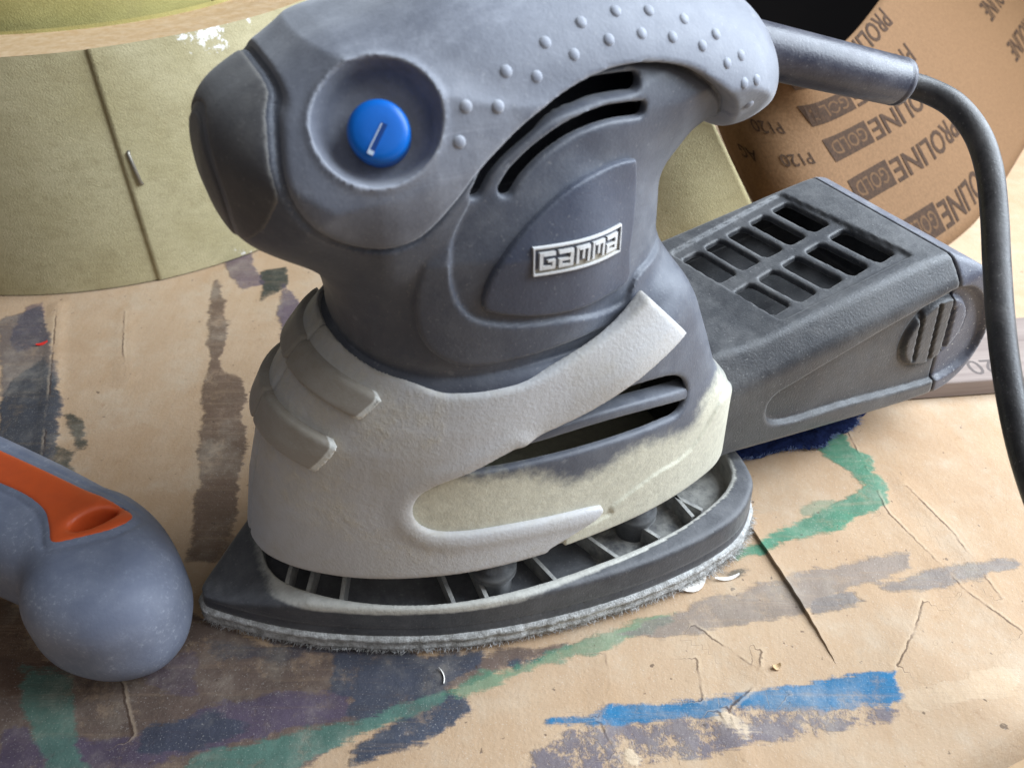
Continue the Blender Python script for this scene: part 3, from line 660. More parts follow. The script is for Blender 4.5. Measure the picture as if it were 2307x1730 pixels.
for (sx, a) in [(26, 26), (33, 28), (41, 24), (58, 4), (66, 4), (74, -10), (84, -20), (96, -22), (110, -26), (124, 0)]:
    for sg in (1, -1):
        d_ = np.array([-math.sin(math.radians(a)), sg * math.cos(math.radians(a))]); L_ = 3.
        while L_ < 50 and polysdf(np.array([sx + d_[0] * L_]), np.array([d_[1] * L_]), P0)[0] < 1.6: L_ += .4
        e_ = np.array([sx, 0]) + d_ * L_; nn = np.array([d_[1], -d_[0]]) * .5; o_ = np.array([sx, 0.])
        v, f = prism([o_ - nn, o_ + nn, e_ + nn, e_ - nn], 8.5, 14.2); ro = mesh('rib', L2W(v), [q[::-1] for q in f], M['plate'], plate, False); attr(ro, 'dust', np.full(len(ro.data.vertices), .50))
for px, py, vv_ in ((1118, 1262, 32), (1432, 1205, 32)):
    s_, z_ = SZ(px, py, vv_)
    for sg in (1, -1):
        v, f = lathe([(4.6, 0), (4.6, 8.5), (5.9, 9.0), (5.9, 11.0), (4.2, 11.4), (3.4, 20)], np.array([s_, sg * 30., 6.5]), (0.0001, 0, 1), 28); mesh('post', L2W(v), [q[::-1] for q in f], M['post'], plate)

# felt under the plate with loose fibres
gl = Grid((-3, -50, -.5), (155, 50, 7.5), 0.6)
fl = polysdf(gl.S, gl.V, P1)[:, :, :1]
an = np.arctan2(gl.V, gl.S - 80) * 60
nz = (vnoise(an + 400, 0 * an, 2.1, 5) * 1.0 + vnoise(an + 400, 0 * an, 6.3, 6) * 1.1)
ff = smax(fl - .2 + nz * .35 + .3 * np.sin(gl.Z * 2.4), np.abs(gl.Z - 2.9) - 2.8, 1.2)
felt = field('felt_pad', gl, ff, M['felt'], root)
V = []; F = []; PP = np.array(P1)
seg = np.linalg.norm(np.roll(PP, -1, 0) - PP, axis=1); cum = np.concatenate([[0], np.cumsum(seg)])
for k in range(9000):
    s_ = RNG.random() * cum[-1]; i = min(np.searchsorted(cum, s_) - 1, len(PP) - 1); i = max(i, 0); tt = (s_ - cum[i]) / seg[i]
    p = PP[i] * (1 - tt) + PP[(i + 1) % len(PP)] * tt; e = PP[(i + 1) % len(PP)] - PP[i]; n = np.array([e[1], -e[0]]); n /= np.linalg.norm(n)
    if n @ (p - np.array([80, 0])) < 0: n = -n
    low = RNG.random() < .72; z = RNG.uniform(.2, 1.8) if low else RNG.uniform(1.8, 5.2); ln = RNG.uniform(.5, 1.9) * (1 if low else .55) * (1 + .9 * float(sstep(np.array(p[0]), 80, 140)))
    d = np.array([n[0], n[1], RNG.normal(0, .35)]) + np.array([*(e / np.linalg.norm(e)) * RNG.normal(0, .8), 0]); d /= np.linalg.norm(d)
    a = np.array([p[0], p[1], z]) - np.array([n[0], n[1], 0]) * .4; m_ = a + d * ln * .55; c_ = a + d * ln + RNG.normal(0, .25, 3); c_[2] = max(c_[2], .1); m_[2] = max(m_[2], .1)
    w = np.cross(d, RNG.normal(0, 1, 3)); w = w / np.linalg.norm(w) * RNG.uniform(.05, .11); b = len(V)
    V += [a - w, a + w, m_ + w * .8, m_ - w * .8, c_]; F += [(b, b + 1, b + 2, b + 3), (b + 3, b + 2, b + 4)]
fo = mesh('felt_fibre', L2W(V), F, M['fibre'], felt, False); tag(fo, kind='stuff')

# strain relief and power cord
e0 = np.array([141., -1., 124.5]); 
w1 = loc(AT(2030, 186, 236)); dirn = w1 - e0; L_ = np.linalg.norm(dirn)
def rp(t_): return e0 + dirn * t_
pts = [rp(0), rp(.02), rp(.5), rp(.955), rp(.965), rp(.975), rp(.995), rp(1.0)]
v, f = tube(pts, [6.1, 6.1, 5.9, 5.7, 5.45, 5.75, 5.6, 4.6], 32); rel = mesh('strain_relief', L2W(v), [q[::-1] for q in f], M['relief'], root)
cp = [rp(.96), rp(1.0)] + [loc(AT(x, y, d)) for x, y, d in ((2090,205,237),(2150,238,236),(2200,300,234),(2228,380,231),(2240,480,228),(2246,600,224),(2256,740,220),(2275,880,217),(2305,1020,215),(2352,1160,214),(2420,1320,216),(2520,1480,222))] + [loc((196, 62, 14)), loc((240, 30, 3.9)), loc((330, 0, 3.9))]
cpts = spline(cp, 7, False); v, f = tube(cpts, 3.0, 20); mesh('power_cord', L2W(v), [q[::-1] for q in f], M['cord'], root)

# dust box plugged in behind
BPROF = spline([(128,50),(150,54.5),(180,59.5),(208,64),(217,63),(226,58),(233,49),(237,37),(236,26),(230,17.5),(218,14.5),(180,17.5),(142,21.5),(128,23.5)], 4)
gx = Grid((126, -41, 10), (241, 31, 68), 0.6)
vc = gx.V + 5.0; av = np.abs(vc)
bp2 = polysdf(gx.S, gx.Z, BPROF)
ztop = np.interp(gx.S, [128, 208, 240], [50.8, 64.5, 69.5]).astype(np.float32)
cham = ((av - 27.0) * .80 + (gx.Z - ztop) * .60)
shell = smax(smax(bp2, av - 33.0, 2.2), cham, 1.6)
cf2 = smax(shell, -(147 - gx.S) * .7 + 400, 1) if False else shell
recess = polysdf(gx.S, gx.Z, spline([SZ(x, y, 28) for x, y in ((1738,955),(1728,930),(1745,895),(1800,860),(1900,800),(2010,735),(2110,680),(2165,650),(2200,652),(2222,690),(2215,750),(2180,805),(2120,850),(2050,875),(1900,915),(1790,950))], 4))
shell = shell + 2.0 * sstep(-recess, -.5, .7) * (vc > 15)
DC = np.array([SZ(2112, 752, 28)]).mean(0); dr = np.sqrt(((gx.S - DC[0]) * 1.0) ** 2 + (gx.Z - DC[1]) ** 2)
shell = shell - 1.5 * sstep(-(dr - 11.4), -.5, .5) * (vc > 15) + .6 * np.exp(-((dr - 12.2) / .6) ** 2) * (vc > 15)
for (a_, b_) in (((2062,815),(2085,715)), ((2094,820),(2125,692)), ((2130,790),(2152,700))):
    ln = linesdf(gx.S, gx.Z, [SZ(*a_, 28), SZ(*b_, 28)], .55); shell = shell + 1.9 * sstep(-ln, -.3, .5) * (vc > 15)
# vents in its top
vents = None
def topz(s): return 50.8 + (s - 128) * (13.7 / 80)
rowa = []; 
for i in range(5):
    ta_ = i / 4
    for (A, B, A2, B2) in (((1558,568),(1640,617),(1760,456),(1852,503)), ((1676,640),(1762,688),(1890,516),(2000,570))):
        pa = np.array(A) * (1 - ta_) + np.array(A2) * ta_; pb = np.array(B) * (1 - ta_) + np.array(B2) * ta_
        q = []
        for P_ in (pa, pb):
            z_ = 58.
            for _ in range(6): w_ = loc(G(*P_, z_)); z_ = topz(w_[0])
            q.append(w_[:2])
        rowa.append(q)
vd = None
for q in rowa:
    a_, b_ = np.array(q[0]), np.array(q[1]); e_ = (b_ - a_); L3 = np.linalg.norm(e_); e_ /= L3
    n_ = np.array([-e_[1], e_[0]]) * 3.0; d_ = polysdf(gx.S, gx.V, [a_ + n_ * .8, a_ + e_ * 1.2 + n_, b_ - e_ * 1.2 + n_, b_ + n_ * .8, b_ - n_ * .8, b_ - e_ * 1.2 - n_, a_ + e_ * 1.2 - n_, a_ - n_ * .8]) - .5
    vd = d_ if vd is None else np.minimum(vd, d_)
VA = np.array([q for r in rowa for q in r]); hull = [rowa[0][0], rowa[8][0], rowa[9][1], rowa[1][1]]
cen = np.mean(hull, 0); hull = [cen + (np.array(h) - cen) * 1.16 for h in hull]
hp = polysdf(gx.S, gx.V, spline(hull, 1)) - 1.5
shell = shell + 1.1 * sstep(-hp, -.35, .35) * (gx.Z > 40)
solidb = shell; shell = np.maximum(shell, -np.maximum(solidb + 2.2, np.maximum(np.maximum(gx.S - 205, 140 - gx.S), (37 + (gx.S - 140) * .16) - gx.Z)))
shell = smax(shell, -smax(vd, (45.5 + (gx.S - 140) * .16) - gx.Z, .5), .6)
# seam of the lid
lids = gx.S - (213.5 + (64 - gx.Z) * .16)
box = field('dust_box', gx, smax(shell, lids + .25, .4), M['box'], root)
field('dust_box_lid', gx, smax(shell - .15, -lids + .25, .5), M['boxlid'], box)

# ------------------------------------------------------------------ rolls and sheets of abrasive paper
def grit_mat(name, a, b, white=0.):
    t = NT(name); big = t.noise(18, 5, .6); fine = t.noise(1500, 3, .7); mid = t.noise(220, 4, .7, vec=t.stretch((1, 1, 2.2)))
    col = t.mix(t.ramp(big, .3, .7), a, b); col = t.mix(t.ramp(t.noise(40, 9, .8), .48, .66, 0, .30), col, lin(126, 112, 78)); col = t.mix(t.ramp(mid, .35, .75, 0, .30), col, [c * .68 for c in a[:3]] + [1]); col = t.mix(t.ramp(fine, .55, .8, 0, .30), col, lin(216, 204, 150))
    if white:
        w = t.math('ADD', t.attr('white'), t.ramp(t.noise(130, 6, .75), .2, .8, -.35, .35, False)); col = t.mix(t.ramp(w, .56, .64), col, lin(232, 230, 226))
    return t.done(col, .85, t.bump(fine, .6, .0005), .25)
M['grit'] = grit_mat('olive abrasive', lin(164, 153, 116), lin(186, 176, 142), 1.)
M['gritdark'] = grit_mat('olive abrasive inner', lin(158, 148, 92), lin(178, 168, 110))
t = NT('paper roll edge'); lay = t.noise(300, 6, .7); M['pedge'] = t.done(t.mix(t.ramp(lay, .3, .7), lin(196, 162, 120), lin(212, 184, 148)), .9, t.bump(lay, .25, .0005), .15)
t = NT('paper core'); M['core'] = t.done(lin(70, 56, 44), .9)
RC = np.array([-200., 407.]); RO, RI, RH = 127.5, 96., 92.
roll = empty('abrasive_roll', (RC[0], RC[1], 0)); tag(roll, 'large standing roll of olive abrasive paper with staple and seam', 'paper roll')
def ringwall(r, z0, z1, a0, a1, n, wob=0, seed=3):
    A = np.linspace(a0, a1, n); V = []; F = []; zs = np.linspace(z0, z1, 14)
    for i, a in enumerate(A):
        for j, z in enumerate(zs):
            rr = r + wob * math.sin(a * 5 + seed) * .5; V.append((rr * math.cos(a), rr * math.sin(a), z))
    m = len(zs)
    for i in range(n - 1):
        for j in range(m - 1): F.append((i * m + j, (i + 1) * m + j, (i + 1) * m + j + 1, i * m + j + 1))
    return V, F
SA = math.atan2(*(G(355, 620)[:2] - RC)[::-1])          # the seam's place on the roll
v, f = ringwall(RO, 0.2, RH, SA - 2 * math.pi + .002, SA, 260); side_o = mesh('outer_wrap', v, f, M['grit'], roll)
cc = coords(side_o); aa = np.arctan2(cc[:, 1], cc[:, 0]); wpos = [G(420, 545, 12), G(535, 565, 5), G(575, 570, 2), G(560, 60, 86), G(500, 60, 90), G(440, 85, 91)]
wv = np.full(len(cc), 0.)
for (px, py, rad) in ((418, 548, 4), (528, 560, 8), (560, 572, 7), (600, 575, 8), (470, 70, 16), (540, 40, 16), (420, 90, 10), (500, 110, 8)):
    # find wall point for this photo position
    d = ray(px, py); o_ = CAMP[:2] - RC; A_ = d[:2] @ d[:2]; B_ = 2 * o_ @ d[:2]; C_ = o_ @ o_ - RO * RO; disc = B_ * B_ - 4 * A_ * C_
    if disc < 0: continue
    k_ = (-B_ - math.sqrt(disc)) / (2 * A_); q = CAMP + k_ * d - np.array([RC[0], RC[1], 0]); wv = np.maximum(wv, .56 * np.exp(-((cc - q) ** 2).sum(1) / rad ** 2))
attr(side_o, 'white', wv)
v, f = ringwall(RO + .9, 0.2, RH + .4, SA - .03 - .85, SA - .004, 60) ; 
# overlapping end of the paper, a real step at the seam
w_end = []; 
A = np.linspace(SA + .0, SA + .9, 70); V = []; F = []
for i, a in enumerate(A):
    rr = RO + .2 + .6 * math.exp(-((a - SA) / .12))
    for j, z in enumerate(np.linspace(.2, RH + .3, 14)): V.append((rr * math.cos(a), rr * math.sin(a), z))
for i in range(len(A) - 1):
    for j in range(13): F.append((i * 14 + j, (i + 1) * 14 + j, (i + 1) * 14 + j + 1, i * 14 + j + 1))
nb = len(V)
for j, z in enumerate(np.linspace(.2, RH + .3, 14)): V.append((RO * math.cos(SA), RO * math.sin(SA), z))
for j in range(13): F.append((j, j + 1, nb + j + 1, nb + j))
lap = mesh('loose_end', V, F, M['grit'], roll); 
lc = coords(lap); wv = np.zeros(len(lc))
for (px, py, rad) in ((418, 548, 4), (528, 560, 8), (560, 572, 8), (600, 575, 8), (470, 70, 16), (540, 40, 16), (420, 90, 10), (500, 110, 8)):
    d = ray(px, py); o_ = CAMP[:2] - RC; A_ = d[:2] @ d[:2]; B_ = 2 * o_ @ d[:2]; C_ = o_ @ o_ - RO * RO; disc = B_ * B_ - 4 * A_ * C_
    if disc < 0: continue
    k_ = (-B_ - math.sqrt(disc)) / (2 * A_); q = CAMP + k_ * d - np.array([RC[0], RC[1], 0]); wv = np.maximum(wv, .56 * np.exp(-((lc - q) ** 2).sum(1) / rad ** 2))
attr(lap, 'white', wv)
# layered top edge, each turn of paper a little higher or lower
V = []; F = []; rr = np.linspace(RO - .1, RI, 64); n = 200
for i, r in enumerate(rr):
    for k in range(n):
        a = 2 * math.pi * k / n; V.append((r * math.cos(a), r * math.sin(a), RH - .1 + .03 * math.sin(i * 2.4) + .25 * math.sin(a * 3) + .05 * math.sin(a * 2 + i * .3) - .02 * i))
for i in range(63):
    for k in range(n): F.append((i * n + k, i * n + (k + 1) % n, (i + 1) * n + (k + 1) % n, (i + 1) * n + k))
mesh('layered_edge', V, F, M['pedge'], roll)
v, f = ringwall(RI, -.0 + .3, RH, 0, 2 * math.pi, 160); mesh('inner_wall', v, f, M['gritdark'], roll)
v, f = ringwall(RI - 8, 14, RH + 18, math.radians(185), math.radians(330), 80); mesh('inner_curl', v, f, M['gritdark'], roll)
# staple
q = None
d = ray(305, 378); o_ = CAMP[:2] - RC; A_ = d[:2] @ d[:2]; B_ = 2 * o_ @ d[:2]; C_ = o_ @ o_ - (RO + .6) ** 2; k_ = (-B_ - math.sqrt(B_ * B_ - 4 * A_ * C_)) / (2 * A_); q = CAMP + k_ * d - np.array([RC[0], RC[1], 0])
v, f = tube([q + np.array([-.7, -.0, 6.5]), q + np.array([-.7, -.8, 6]), q + np.array([0, -.9, 0]), q + np.array([.7, -.8, -6]), q + np.array([.7, 0, -6.5])], .75, 8)
t = NT('staple steel'); M['steel'] = t.done(lin(150, 145, 135), .45, Metallic=.8); mesh('staple', v, f, M['steel'], roll)

# the printed backing sheet on the right
def curve3(pix, z, n=14): return spline([G(x, y, z) for x, y in pix], n, False)
RIM = [(1560,60),(1630,120),(1700,152),(1790,158),(1893,105),(1983,0),(2060,-120),(2130,-270)]
MID = [(1622,300),(1680,338),(1735,352),(1790,354),(1867,336),(1980,278),(2049,231),(2103,174),(2178,94),(2250,-10),(2330,-140)]
BOT = [(1780,585),(1850,625),(1920,640),(1990,630),(2060,603),(2165,530),(2225,465),(2307,335),(2380,205),(2460,60)]
def resamp(P, n):
    L = np.concatenate([[0], np.cumsum(np.linalg.norm(np.diff(P, axis=0), axis=1))]); t_ = np.linspace(0, L[-1], n); return np.stack([np.interp(t_, L, P[:, k]) for k in range(3)], 1)
NB = 120
cB, cM, cR = resamp(curve3(BOT, .6), NB), resamp(curve3(MID, 46), NB), resamp(curve3(RIM, 80), NB)
def surf(u, w):                                        # u along 0..1, w up 0..1 (quadratic through the three guide lines)
    i = min(max(u, 0), 1) * (NB - 1); a = int(min(i, NB - 2)); t_ = i - a
    b, m, r = [c[a] * (1 - t_) + c[a + 1] * t_ for c in (cB, cM, cR)]; wm = .56
    l0 = (w - wm) * (w - 1) / (wm); l1 = w * (w - 1) / (wm * (wm - 1)); l2 = w * (w - wm) / (1 - wm)
    return b * l0 + m * l1 + r * l2
def surfn(u, w):
    e = 1e-3; a = surf(min(u + e, 1), w) - surf(max(u - e, 0), w); b = surf(u, min(w + e, 1)) - surf(u, max(w - e, 0)); n = np.cross(a, b); n /= np.linalg.norm(n)
    return n if n @ (CAMP - surf(u, w)) > 0 else -n
t = NT('brown paper backing'); M['back'] = t.done(t.mix(t.ramp(t.noise(700, 4, .7), .3, .7), lin(100, 73, 47), lin(114, 84, 56)), .8, t.bump(t.noise(900, 4), .3, .0005), .25)
t = NT('brown ink'); M['ink'] = t.done(t.mix(t.ramp(t.noise(700, 4, .8), .35, .65), lin(48, 34, 24), lin(66, 47, 33)), .85, None, .2)
t = NT('pale brown ink'); M['inkpale'] = t.done(t.mix(t.ramp(t.noise(700, 4, .8), .35, .65), lin(78, 56, 37), lin(94, 69, 46)), .85, None, .2)
V = []; F = []; nu, nw = 90, 24
for s_ in (0, 1):
    for i in range(nu):
        for j in range(nw):
            u, w = i / (nu - 1), j / (nw - 1); V.append(surf(u, w) - surfn(u, w) * .9 * s_)
for s_ in (0, 1):
    for i in range(nu - 1):
        for j in range(nw - 1):
            q = tuple(s_ * nu * nw + k for k in (i * nw + j, (i + 1) * nw + j, (i + 1) * nw + j + 1, i * nw + j + 1)); F.append(q if not s_ else q[::-1])
bd = [(i, 0) for i in range(nu)] + [(nu - 1, j) for j in range(1, nw)] + [(i, nw - 1) for i in range(nu - 2, -1, -1)] + [(0, j) for j in range(nw - 2, 0, -1)]
for k in range(len(bd)):
    a, b = bd[k], bd[(k + 1) % len(bd)]; ia, ib = a[0] * nw + a[1], b[0] * nw + b[1]; F.append((ia, ib, ib + nu * nw, ia + nu * nw)[::-1])
bsheet = mesh('backing_sheet', V, F, M['back'])
tag(bsheet, 'curled brown abrasive paper showing its printed backing behind the cord', 'abrasive paper')
ULEN = np.linalg.norm(np.diff(cM, axis=0), axis=1).sum(); WLEN = 92.
def txt(body, size, bold=.0):
    cu = bpy.data.curves.new('txt', 'FONT'); cu.body = body; cu.size = size; cu.offset = bold; cu.resolution_u = 3
    o = bpy.data.objects.new('txt', cu); C.objects.link(o); dg = bpy.context.evaluated_depsgraph_get(); me = bpy.data.meshes.new_from_object(o.evaluated_get(dg))
    v = np.array([p.co[:2] for p in me.vertices]); f = [tuple(p.vertices) for p in me.polygons]; bpy.data.objects.remove(o); bpy.data.curves.remove(cu); bpy.data.meshes.remove(me); return v, f
def onsheet(name, v, f, u0, w0, mat, lift=.25):
    # upside down: text x runs towards lower u, text y towards lower w
    P = [surf(u0 - x / ULEN, w0 - y / WLEN) + surfn(u0 - x / ULEN, w0 - y / WLEN) * lift for x, y in v]
    return mesh(name, P, [q for q in f], mat, bsheet, False)
def rect(x0, y0, x1, y1, n=10):
    v = []; f = []
    for i in range(n + 1): v += [(x0 + (x1 - x0) * i / n, y0), (x0 + (x1 - x0) * i / n, y1)]
    for i in range(n): f.append((2 * i, 2 * i + 2, 2 * i + 3, 2 * i + 1))
    return np.array(v), f
pv, pf_ = txt('PROLINE', 13, .22); PWD = pv[:, 0].max(); pv[:, 0] *= 76 / PWD
gv_, gf_ = txt('GOLD', 9.0, .05); gv_[:, 0] *= 26 / gv_[:, 0].max()
qv, qf = txt('P120', 7.0, .02); av_, af = txt('AG', 7.0, .02)
def printed(u_end, w0, proline=True):                  # u_end = left-hand (low u) end of the gold box
    x0 = 0; ug = u_end + 31 / ULEN
    v, f = rect(0, -1.5, 31, 9.0); onsheet('print_box', v, f, ug, w0, M['ink'], .18)
    onsheet('lettering', gv_ + np.array([2.5, .6]), gf_, ug, w0, M['inkpale'], .32)
    onsheet('lettering', pv, pf_, ug + 78 / ULEN, w0, M['ink'], .22)
def find_u(px, py):                                    # place on the sheet seen at a photo position
    best = None
    for u in np.linspace(0, 1, 120):
        for w in np.linspace(0, 1, 50):
            p = surf(u, w) - CAMP; k = FPX / (p @ FWD); x = W0 / 2 + (p @ RGT) * k; y = H0 / 2 - (p @ UPV) * k; e = (x - px) ** 2 + (y - py) ** 2
            if best is None or e < best[0]: best = (e, u, w)
    return best[1:]
for px, py in ((1803, 243), (1858, 326), (1917, 409), (2035, 512), (1760, 165)):
    u, w = find_u(px, py); printed(u, w)
for px, py in ((2215, 0), (2280, 90), (2315, 175)):
    u, w = find_u(px, py); onsheet('lettering', pv, pf_, u + 60 / ULEN, w, M['ink'], .22)
for px, py, a_ in ((1685, 262, 0), (1758, 348, 0), (1666, 326, 1)):
    u, w = find_u(px, py); vv_, ff_ = (av_, af) if a_ else (qv, qf); onsheet('lettering', vv_, ff_, u + vv_[:, 0].max() / ULEN, w, M['ink'], .22)

# olive sheet seen under the handle
def psheet(name, pix, th, mat, label):
    V = []; F = []; n = len(pix); P = [G(x, y, z) for x, y, z in pix]
    return P
OB = [(1180,585,2),(1330,600,2),(1480,610,2),(1620,600,2),(1742,560,2)]; OT = [(1180,180,74),(1330,190,74),(1440,215,74),(1530,235,72),(1600,262,68)]
b_ = resamp(spline([G(*p) for p in OB], 10, False), 40); t_2 = resamp(spline([G(*p) for p in OT], 10, False), 40)
V = []; F = []
for s_ in (0, 1):
    for i in range(40):
        for j in range(16):
            w = j / 15; p = b_[i] * (1 - w) + t_2[i] * w; V.append(p + np.array([0, .9 * s_ - 2.5 * math.sin(w * 3.14), 0]))
for s_ in (0, 1):
    for i in range(39):
        for j in range(15):
            q = tuple(s_ * 640 + k for k in (i * 16 + j, (i + 1) * 16 + j, (i + 1) * 16 + j + 1, i * 16 + j + 1)); F.append(q if not s_ else q[::-1])
bd = [(i, 0) for i in range(40)] + [(39, j) for j in range(1, 16)] + [(i, 15) for i in range(38, -1, -1)] + [(0, j) for j in range(14, 0, -1)]
for k in range(len(bd)):
    a, b = bd[k], bd[(k + 1) % len(bd)]; ia, ib = a[0] * 16 + a[1], b[0] * 16 + b[1]; F.append((ia, ib, ib + 640, ia + 640)[::-1])
os_ = mesh('abrasive_sheet', V, F, M['grit']); attr(os_, 'white', np.zeros(len(os_.data.vertices)))
tag(os_, 'leaning olive abrasive sheet behind the sander handle, beside the printed brown one', 'abrasive paper')

# ------------------------------------------------------------------ orange and grey tool handle
tp = [(-260,900),(-100,968),(0,1012),(100,1058),(210,1112),(310,1168),(380,1222),(424,1296),(430,1350),(412,1412),(360,1468),(290,1500),(210,1510),(130,1496),(82,1462),(68,1420),(70,1385),(30,1366),(-60,1325),(-260,1225)]
bulbp = [(112,1262),(180,1222),(250,1180),(318,1172),(380,1222),(424,1296),(430,1350),(412,1412),(360,1468),(290,1500),(210,1510),(130,1488),(86,1452),(70,1412),(76,1370),(94,1315)]
TPW = np.array([G(x, y, 14)[:2] for x, y in tp]); TC = G(250, 1350)[:2]
tool = empty('tool_handle', (TC[0], TC[1], 0)); tag(tool, 'grey rubber tool handle with orange inlay and hanging hole, at the left edge', 'tool handle')
TPL = spline(TPW - TC, 5)
gt = Grid(tuple(TPL.min(0) - 3) + (-1,), tuple(TPL.max(0) + 3) + (34,), 0.7)
t2d = polysdf(gt.S, gt.V, TPL)[:, :, :1]
hgt = 15.0
bulb = polysdf(gt.S, gt.V, spline(np.array([G(x, y, 14)[:2] for x, y in bulbp]) - TC, 5))[:, :, :1]
tf = smin(pillow(t2d + 1.5, np.abs(gt.Z - 17.5), 13.4, 10.0), pillow(bulb + 1.6, np.abs(gt.Z - hgt), 14.6, 11.0), 6.0)
OR = [(-260,915),(-100,985),(0,1030),(100,1075),(200,1122),(290,1165),(314,1182),(312,1200),(280,1228),(210,1248),(132,1262),(122,1225),(110,1185),(70,1150),(0,1118),(-100,1080),(-260,1020)]
ORW = spline(np.array([G(x, y, 26)[:2] for x, y in OR]) - TC, 4)
o2 = polysdf(gt.S, gt.V, ORW)[:, :, :1]
HC = G(222, 1196, 27)[:2] - TC; hd = np.array(G(262, 1178, 27)[:2] - G(180, 1212, 27)[:2]); hl = np.linalg.norm(hd); hd /= hl
hx = (gt.S - HC[0]) * hd[0] + (gt.V - HC[1]) * hd[1]; hy = -(gt.S - HC[0]) * hd[1] + (gt.V - HC[1]) * hd[0]
hole = (np.sqrt((hx / 5.2) ** 2 + (hy / 2.7) ** 2) - 1) * 2.7
holez = np.maximum(hole, 8 - gt.Z)
tb = smax(tf, -np.maximum(hole - 1, 6 - gt.Z), .8) + .5 * np.exp(-((o2 - 1.2) / .6) ** 2) * (gt.Z > 14)
v, q = nets(gt, tb)
t = NT('grey grip rubber'); n1 = t.noise(60, 6, .7); n2 = t.noise(180, 5, .75)
col = t.mix(t.ramp(n1, .3, .7), lin(108, 115, 134), lin(128, 134, 150)); col = t.mix(t.math('MULTIPLY', t.ramp(t.noise(800, 6, .8), .52, .72), t.ramp(n1, .40, .62, 0, .75)), col, lin(190, 196, 208))
M['trub'] = t.done(col, .55, t.bump(t.noise(1500), .2, .0003), .35)
t = NT('orange plastic'); M['orange'] = t.done(t.mix(t.ramp(t.noise(90, 6, .7), .35, .75, 0, .5), lin(214, 92, 44), lin(184, 80, 48)), .4, t.bump(t.noise(700), .1, .0003), .4)
mesh('rubber_grip', v, q[:, ::-1], M['trub'], tool)
ti = smax(tf - .25, o2 + .35, 1.0); ti = np.maximum(ti, 14 - gt.Z); ti = smax(ti, -holez, 1.8)
v, q = nets(gt, ti); mesh('orange_inlay', v, q[:, ::-1], M['orange'], tool)

# ------------------------------------------------------------------ small things
# navy cloth under the dust box
CL = [(1560,1000),(1640,1032),(1690,1036),(1740,1024),(1790,1014),(1850,1010),(1880,985),(1925,965),(1935,946),(1950,900),(1800,860),(1600,900)]
cw = np.array([G(x, y)[:2] for x, y in CL]); cw = spline(cw, 6); cen = cw.mean(0)
rough_ = np.array([p + RNG.normal(0, .35, 2) for p in cw])
ring = [rough_, rough_ * .94 + cen * .06, rough_ * .6 + cen * .4, rough_ * .02 + cen * .98]; V = []; F = []; n = len(cw)
for i, r in enumerate(ring):
    for p in r: V.append((p[0], p[1], (.6, 1.9, 2.3, 2.2)[i] + vnoise(np.array([p[0]]), np.array([p[1]]), 6, 9)[0]))
for i in range(3):
    for k in range(n): F.append((i * n + k, i * n + (k + 1) % n, (i + 1) * n + (k + 1) % n, (i + 1) * n + k))
cl = mesh('cloth_scrap', V, F, M['denim']); tag(cl, 'frayed navy blue cloth scrap on the cardboard under the dust box', 'cloth')
V = []; F = []
for k in range(900):
    i = RNG.integers(n); p = cw[i] + (cw[(i + 1) % n] - cw[i]) * RNG.random(); d = p - cen; d /= np.linalg.norm(d); d = d + RNG.normal(0, .5, 2)
    a = np.array([*(p - d * .6), RNG.uniform(.3, 1.6)]); c_ = np.array([*(p + d * RNG.uniform(.3, 1.8)), RNG.uniform(0, 1.2)]); w = np.cross(c_ - a, RNG.normal(0, 1, 3)); w = w / np.linalg.norm(w) * .08
    b = len(V); V += [a - w, a + w, c_]; F.append((b, b + 1, b + 2))
tag(mesh('fray', V, F, M['denimf'], cl, False), kind='stuff')
# wooden strip with pencilled number
wa, wb = G(1990, 905)[:2], G(2330, 880)[:2]; wd_ = (wb - wa) / np.linalg.norm(wb - wa); wn = np.array([-wd_[1], wd_[0]])
st = empty('wood_strip', (wa[0], wa[1], 0), math.atan2(wd_[1], wd_[0])); tag(st, 'thin grey wooden strip with a pencilled number, behind the dust box', 'wood strip')
t = NT('grey wood'); g1 = t.noise(120, 5, .7, vec=t.stretch((.06, 1, 1))); M['wood'] = t.done(t.mix(t.ramp(g1, .3, .7), lin(122, 108, 102), lin(150, 136, 128)), .8, t.bump(g1, .4, .0006), .2)
v, f = prism([(-60, 0), (130, 0), (130, 34), (-60, 34)], .3, 6.5, .5); mesh('strip', v, f, M['wood'], st, False)
dg_, df_ = txt('20', 11)
q = G(2268, 845, 6.6)[:2] - wa; ox, oy = q @ wd_, q @ wn
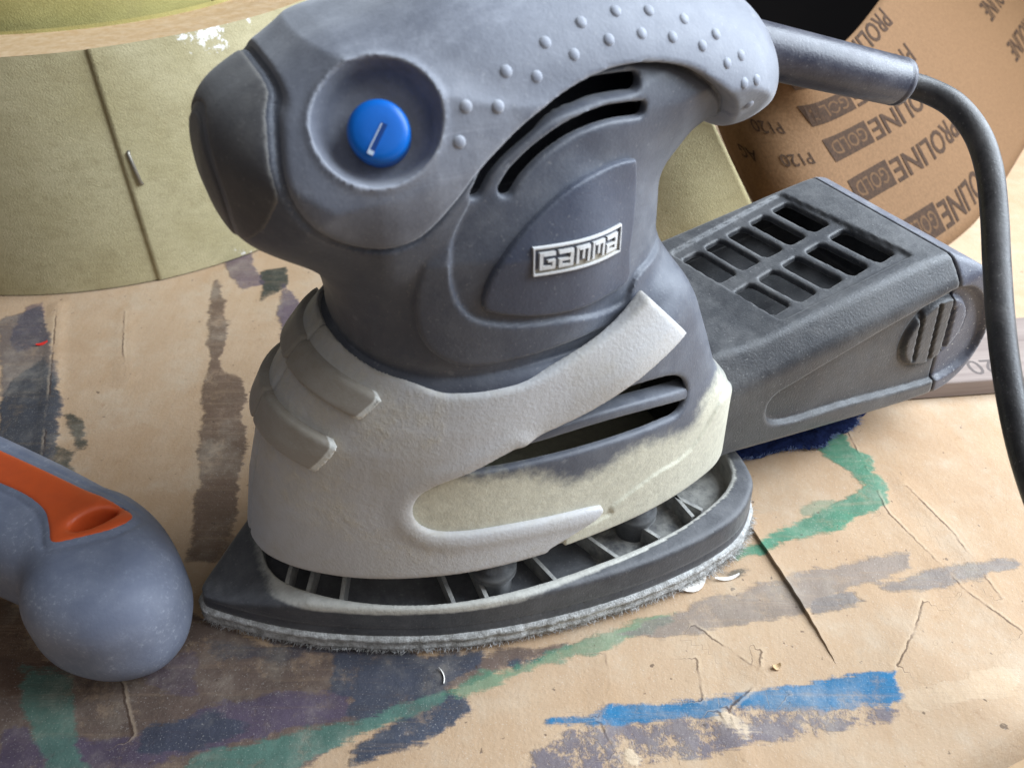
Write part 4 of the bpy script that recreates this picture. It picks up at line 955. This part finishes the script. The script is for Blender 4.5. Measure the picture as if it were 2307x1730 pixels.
t = NT('pencil'); M['pencil'] = t.done(lin(96, 86, 82), .8)
mesh('pencil_number', [(ox - x, oy + 0 - y + 9, 6.56) for x, y in dg_], df_, M['pencil'], st, False)
# crumbs and shavings
t = NT('white paint chip'); M['chip'] = t.done(lin(228, 222, 214), .7); t = NT('red paint chip'); M['red'] = t.done(lin(200, 40, 30), .6)
def shard(name, px, py, l, w, ang, mat, label, cat, h=1.2, grp=None, curl=1.0):
    p = G(px, py); V = []; F = []
    for i in range(7):
        s_ = i / 6 - .5; ww = w * (1 - (2 * s_) ** 2 * .6) * .5
        for sg in (-1, 1): V.append((l * s_, sg * ww + curl * s_ * s_ * l * .35, h * (.25 + s_ * s_ * 2.2) + (sg * .12)))
    for i in range(6): F.append((2 * i, 2 * i + 2, 2 * i + 3, 2 * i + 1))
    V = [(*v_[:2], v_[2]) for v_ in V] + [(*v_[:2], v_[2] - .25) for v_ in V]; F += [tuple(14 + k for k in q)[::-1] for q in F[:6]]
    F += [(2 * i + a, 2 * i + 2 + a, 16 + 2 * i + a, 14 + 2 * i + a) for i in range(6) for a in (0, 1)] + [(0, 1, 15, 14), (12, 13, 27, 26)]
    o = mesh(name, V, F, mat, None, False); o.location = Vector((p[0], p[1], float(tablez(p[0:1], p[1:2])[0]) + .3)) * MM; o.rotation_euler[2] = ang; return tag(o, label, cat, grp)
shard('wood_shaving', 1000, 1520, 4.6, .28, 1.9, M['chip'], 'curved pale wood shaving on slate paint below the felt pad', 'shaving', .6, None, 1.6)
shard('paint_chip', 95, 775, 4.0, 1.1, .6, M['red'], 'small red chip on purple paint left of the roll seam', 'chip', .5)
shard('paper_scrap', 1560, 1314, 9, 5, .5, M['chip'], 'torn white paper scrap poking out under the felt pad', 'paper scrap', 1.4)
shard('wood_splinter', 1640, 1302, 7, .9, .2, M['chip'], 'short pale splinter beside the torn white scrap', 'splinter', 1.0)
shard('wood_shaving', 1750, 1502, 2.2, 1.4, .3, M['pedge'], 'tiny tan crumb on bare cardboard below the slit', 'crumb', 1.2)
